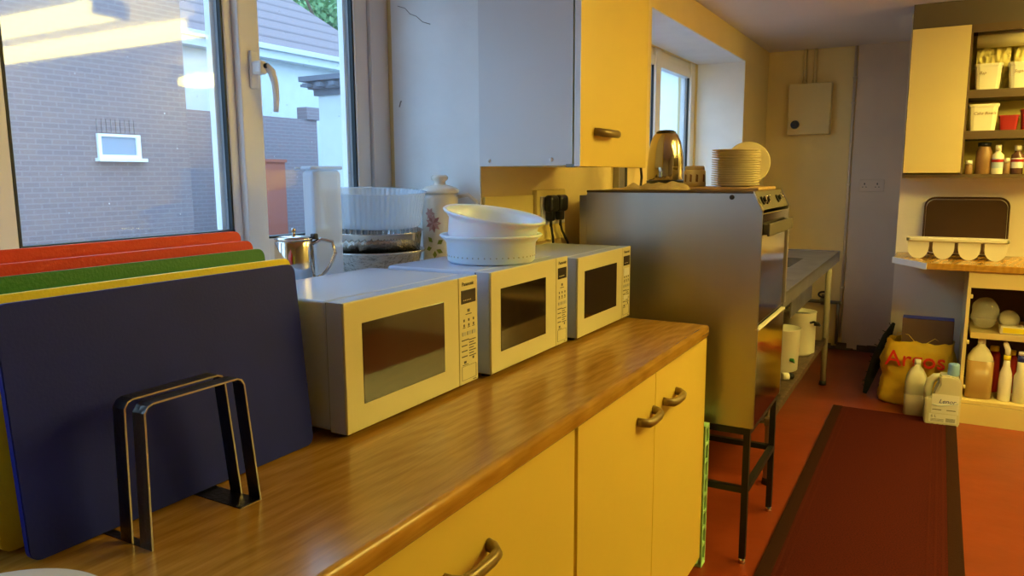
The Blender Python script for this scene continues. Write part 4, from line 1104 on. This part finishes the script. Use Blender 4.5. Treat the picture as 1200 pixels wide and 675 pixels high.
# ------------------------------------------------------------------ ceiling lights
def batten(x, y, lab, L=1.5, rz=0., zc=CZ, mt='tube'):
    t = thing('ceiling_light', lab, 'light', (x, y, zc), (0, 0, rz), group=None)
    obj('batten_body', G().box(-L/2, L/2, -.045, .045, -.11, 0, bev=.004), 'battenwhite', t)
    tb = G().box(-L/2+.02, L/2-.02, -.09, .09, -.18, -.110, bev=.02, seg=4)
    obj('diffuser', tb, mt, t)
    e = G()
    for s_ in (-1, 1): e.box(s_*(L/2-.01)-.012, s_*(L/2-.01)+.012, -.095, .095, -.185, -.10, bev=.003)
    obj('end_cap', e, 'battenwhite', t)
    return t
batten(1.42, 2.98, 'long warm ceiling light over the middle of the kitchen, farther of the close pair', 2.25)
batten(1.42, 2.44, 'long warm ceiling light over the middle of the kitchen, nearer of the close pair', 2.25)
batten(1.62, 4.60, 'long warm ceiling light with a lit diffuser nearer the far end', 1.85, mt='tube_far')
# ------------------------------------------------------------------ world: overcast evening sky
w = bpy.data.worlds.new('sky'); SC.world = w; w.use_nodes = True; nt = w.node_tree
bg = nt.nodes['Background']; tc = nt.nodes.new('ShaderNodeTexCoord'); sp = nt.nodes.new('ShaderNodeSeparateXYZ')
nt.links.new(tc.outputs['Generated'], sp.inputs[0])
r = nt.nodes.new('ShaderNodeValToRGB'); r.color_ramp.elements[0].position = 0; r.color_ramp.elements[0].color = (.50, .76, 1, 1)
r.color_ramp.elements[1].position = .9; r.color_ramp.elements[1].color = (.36, .62, 1, 1)
nt.links.new(sp.outputs['Z'], r.inputs['Fac']); nt.links.new(r.outputs['Color'], bg.inputs['Color']); bg.inputs['Strength'].default_value = 5.2

# ------------------------------------------------------------------ camera
F, YAW, PIT, ROL = 882., .5142, .14808, .00447
cy, sy, cp_, sp_ = math.cos(YAW), math.sin(YAW), math.cos(PIT), math.sin(PIT)
fwd = Vector((-sy*cp_, cy*cp_, -sp_)); right = Vector((cy, sy, 0)); down = fwd.cross(right)
r2 = math.cos(ROL)*right+math.sin(ROL)*down; d2 = -math.sin(ROL)*right+math.cos(ROL)*down
cam = bpy.data.cameras.new('camera'); co = bpy.data.objects.new('camera', cam); COL.objects.link(co)
cam.sensor_width = 36; cam.lens = F/1200*36; cam.clip_start = .02; cam.clip_end = 300
co.matrix_world = Matrix(((r2.x, -d2.x, -fwd.x, 0), (r2.y, -d2.y, -fwd.y, 0), (r2.z, -d2.z, -fwd.z, 1.41), (0, 0, 0, 1)))
SC.camera = co
SC.view_settings.view_transform = 'Standard'
SC.view_settings.look = 'None'
SC.view_settings.exposure = 0
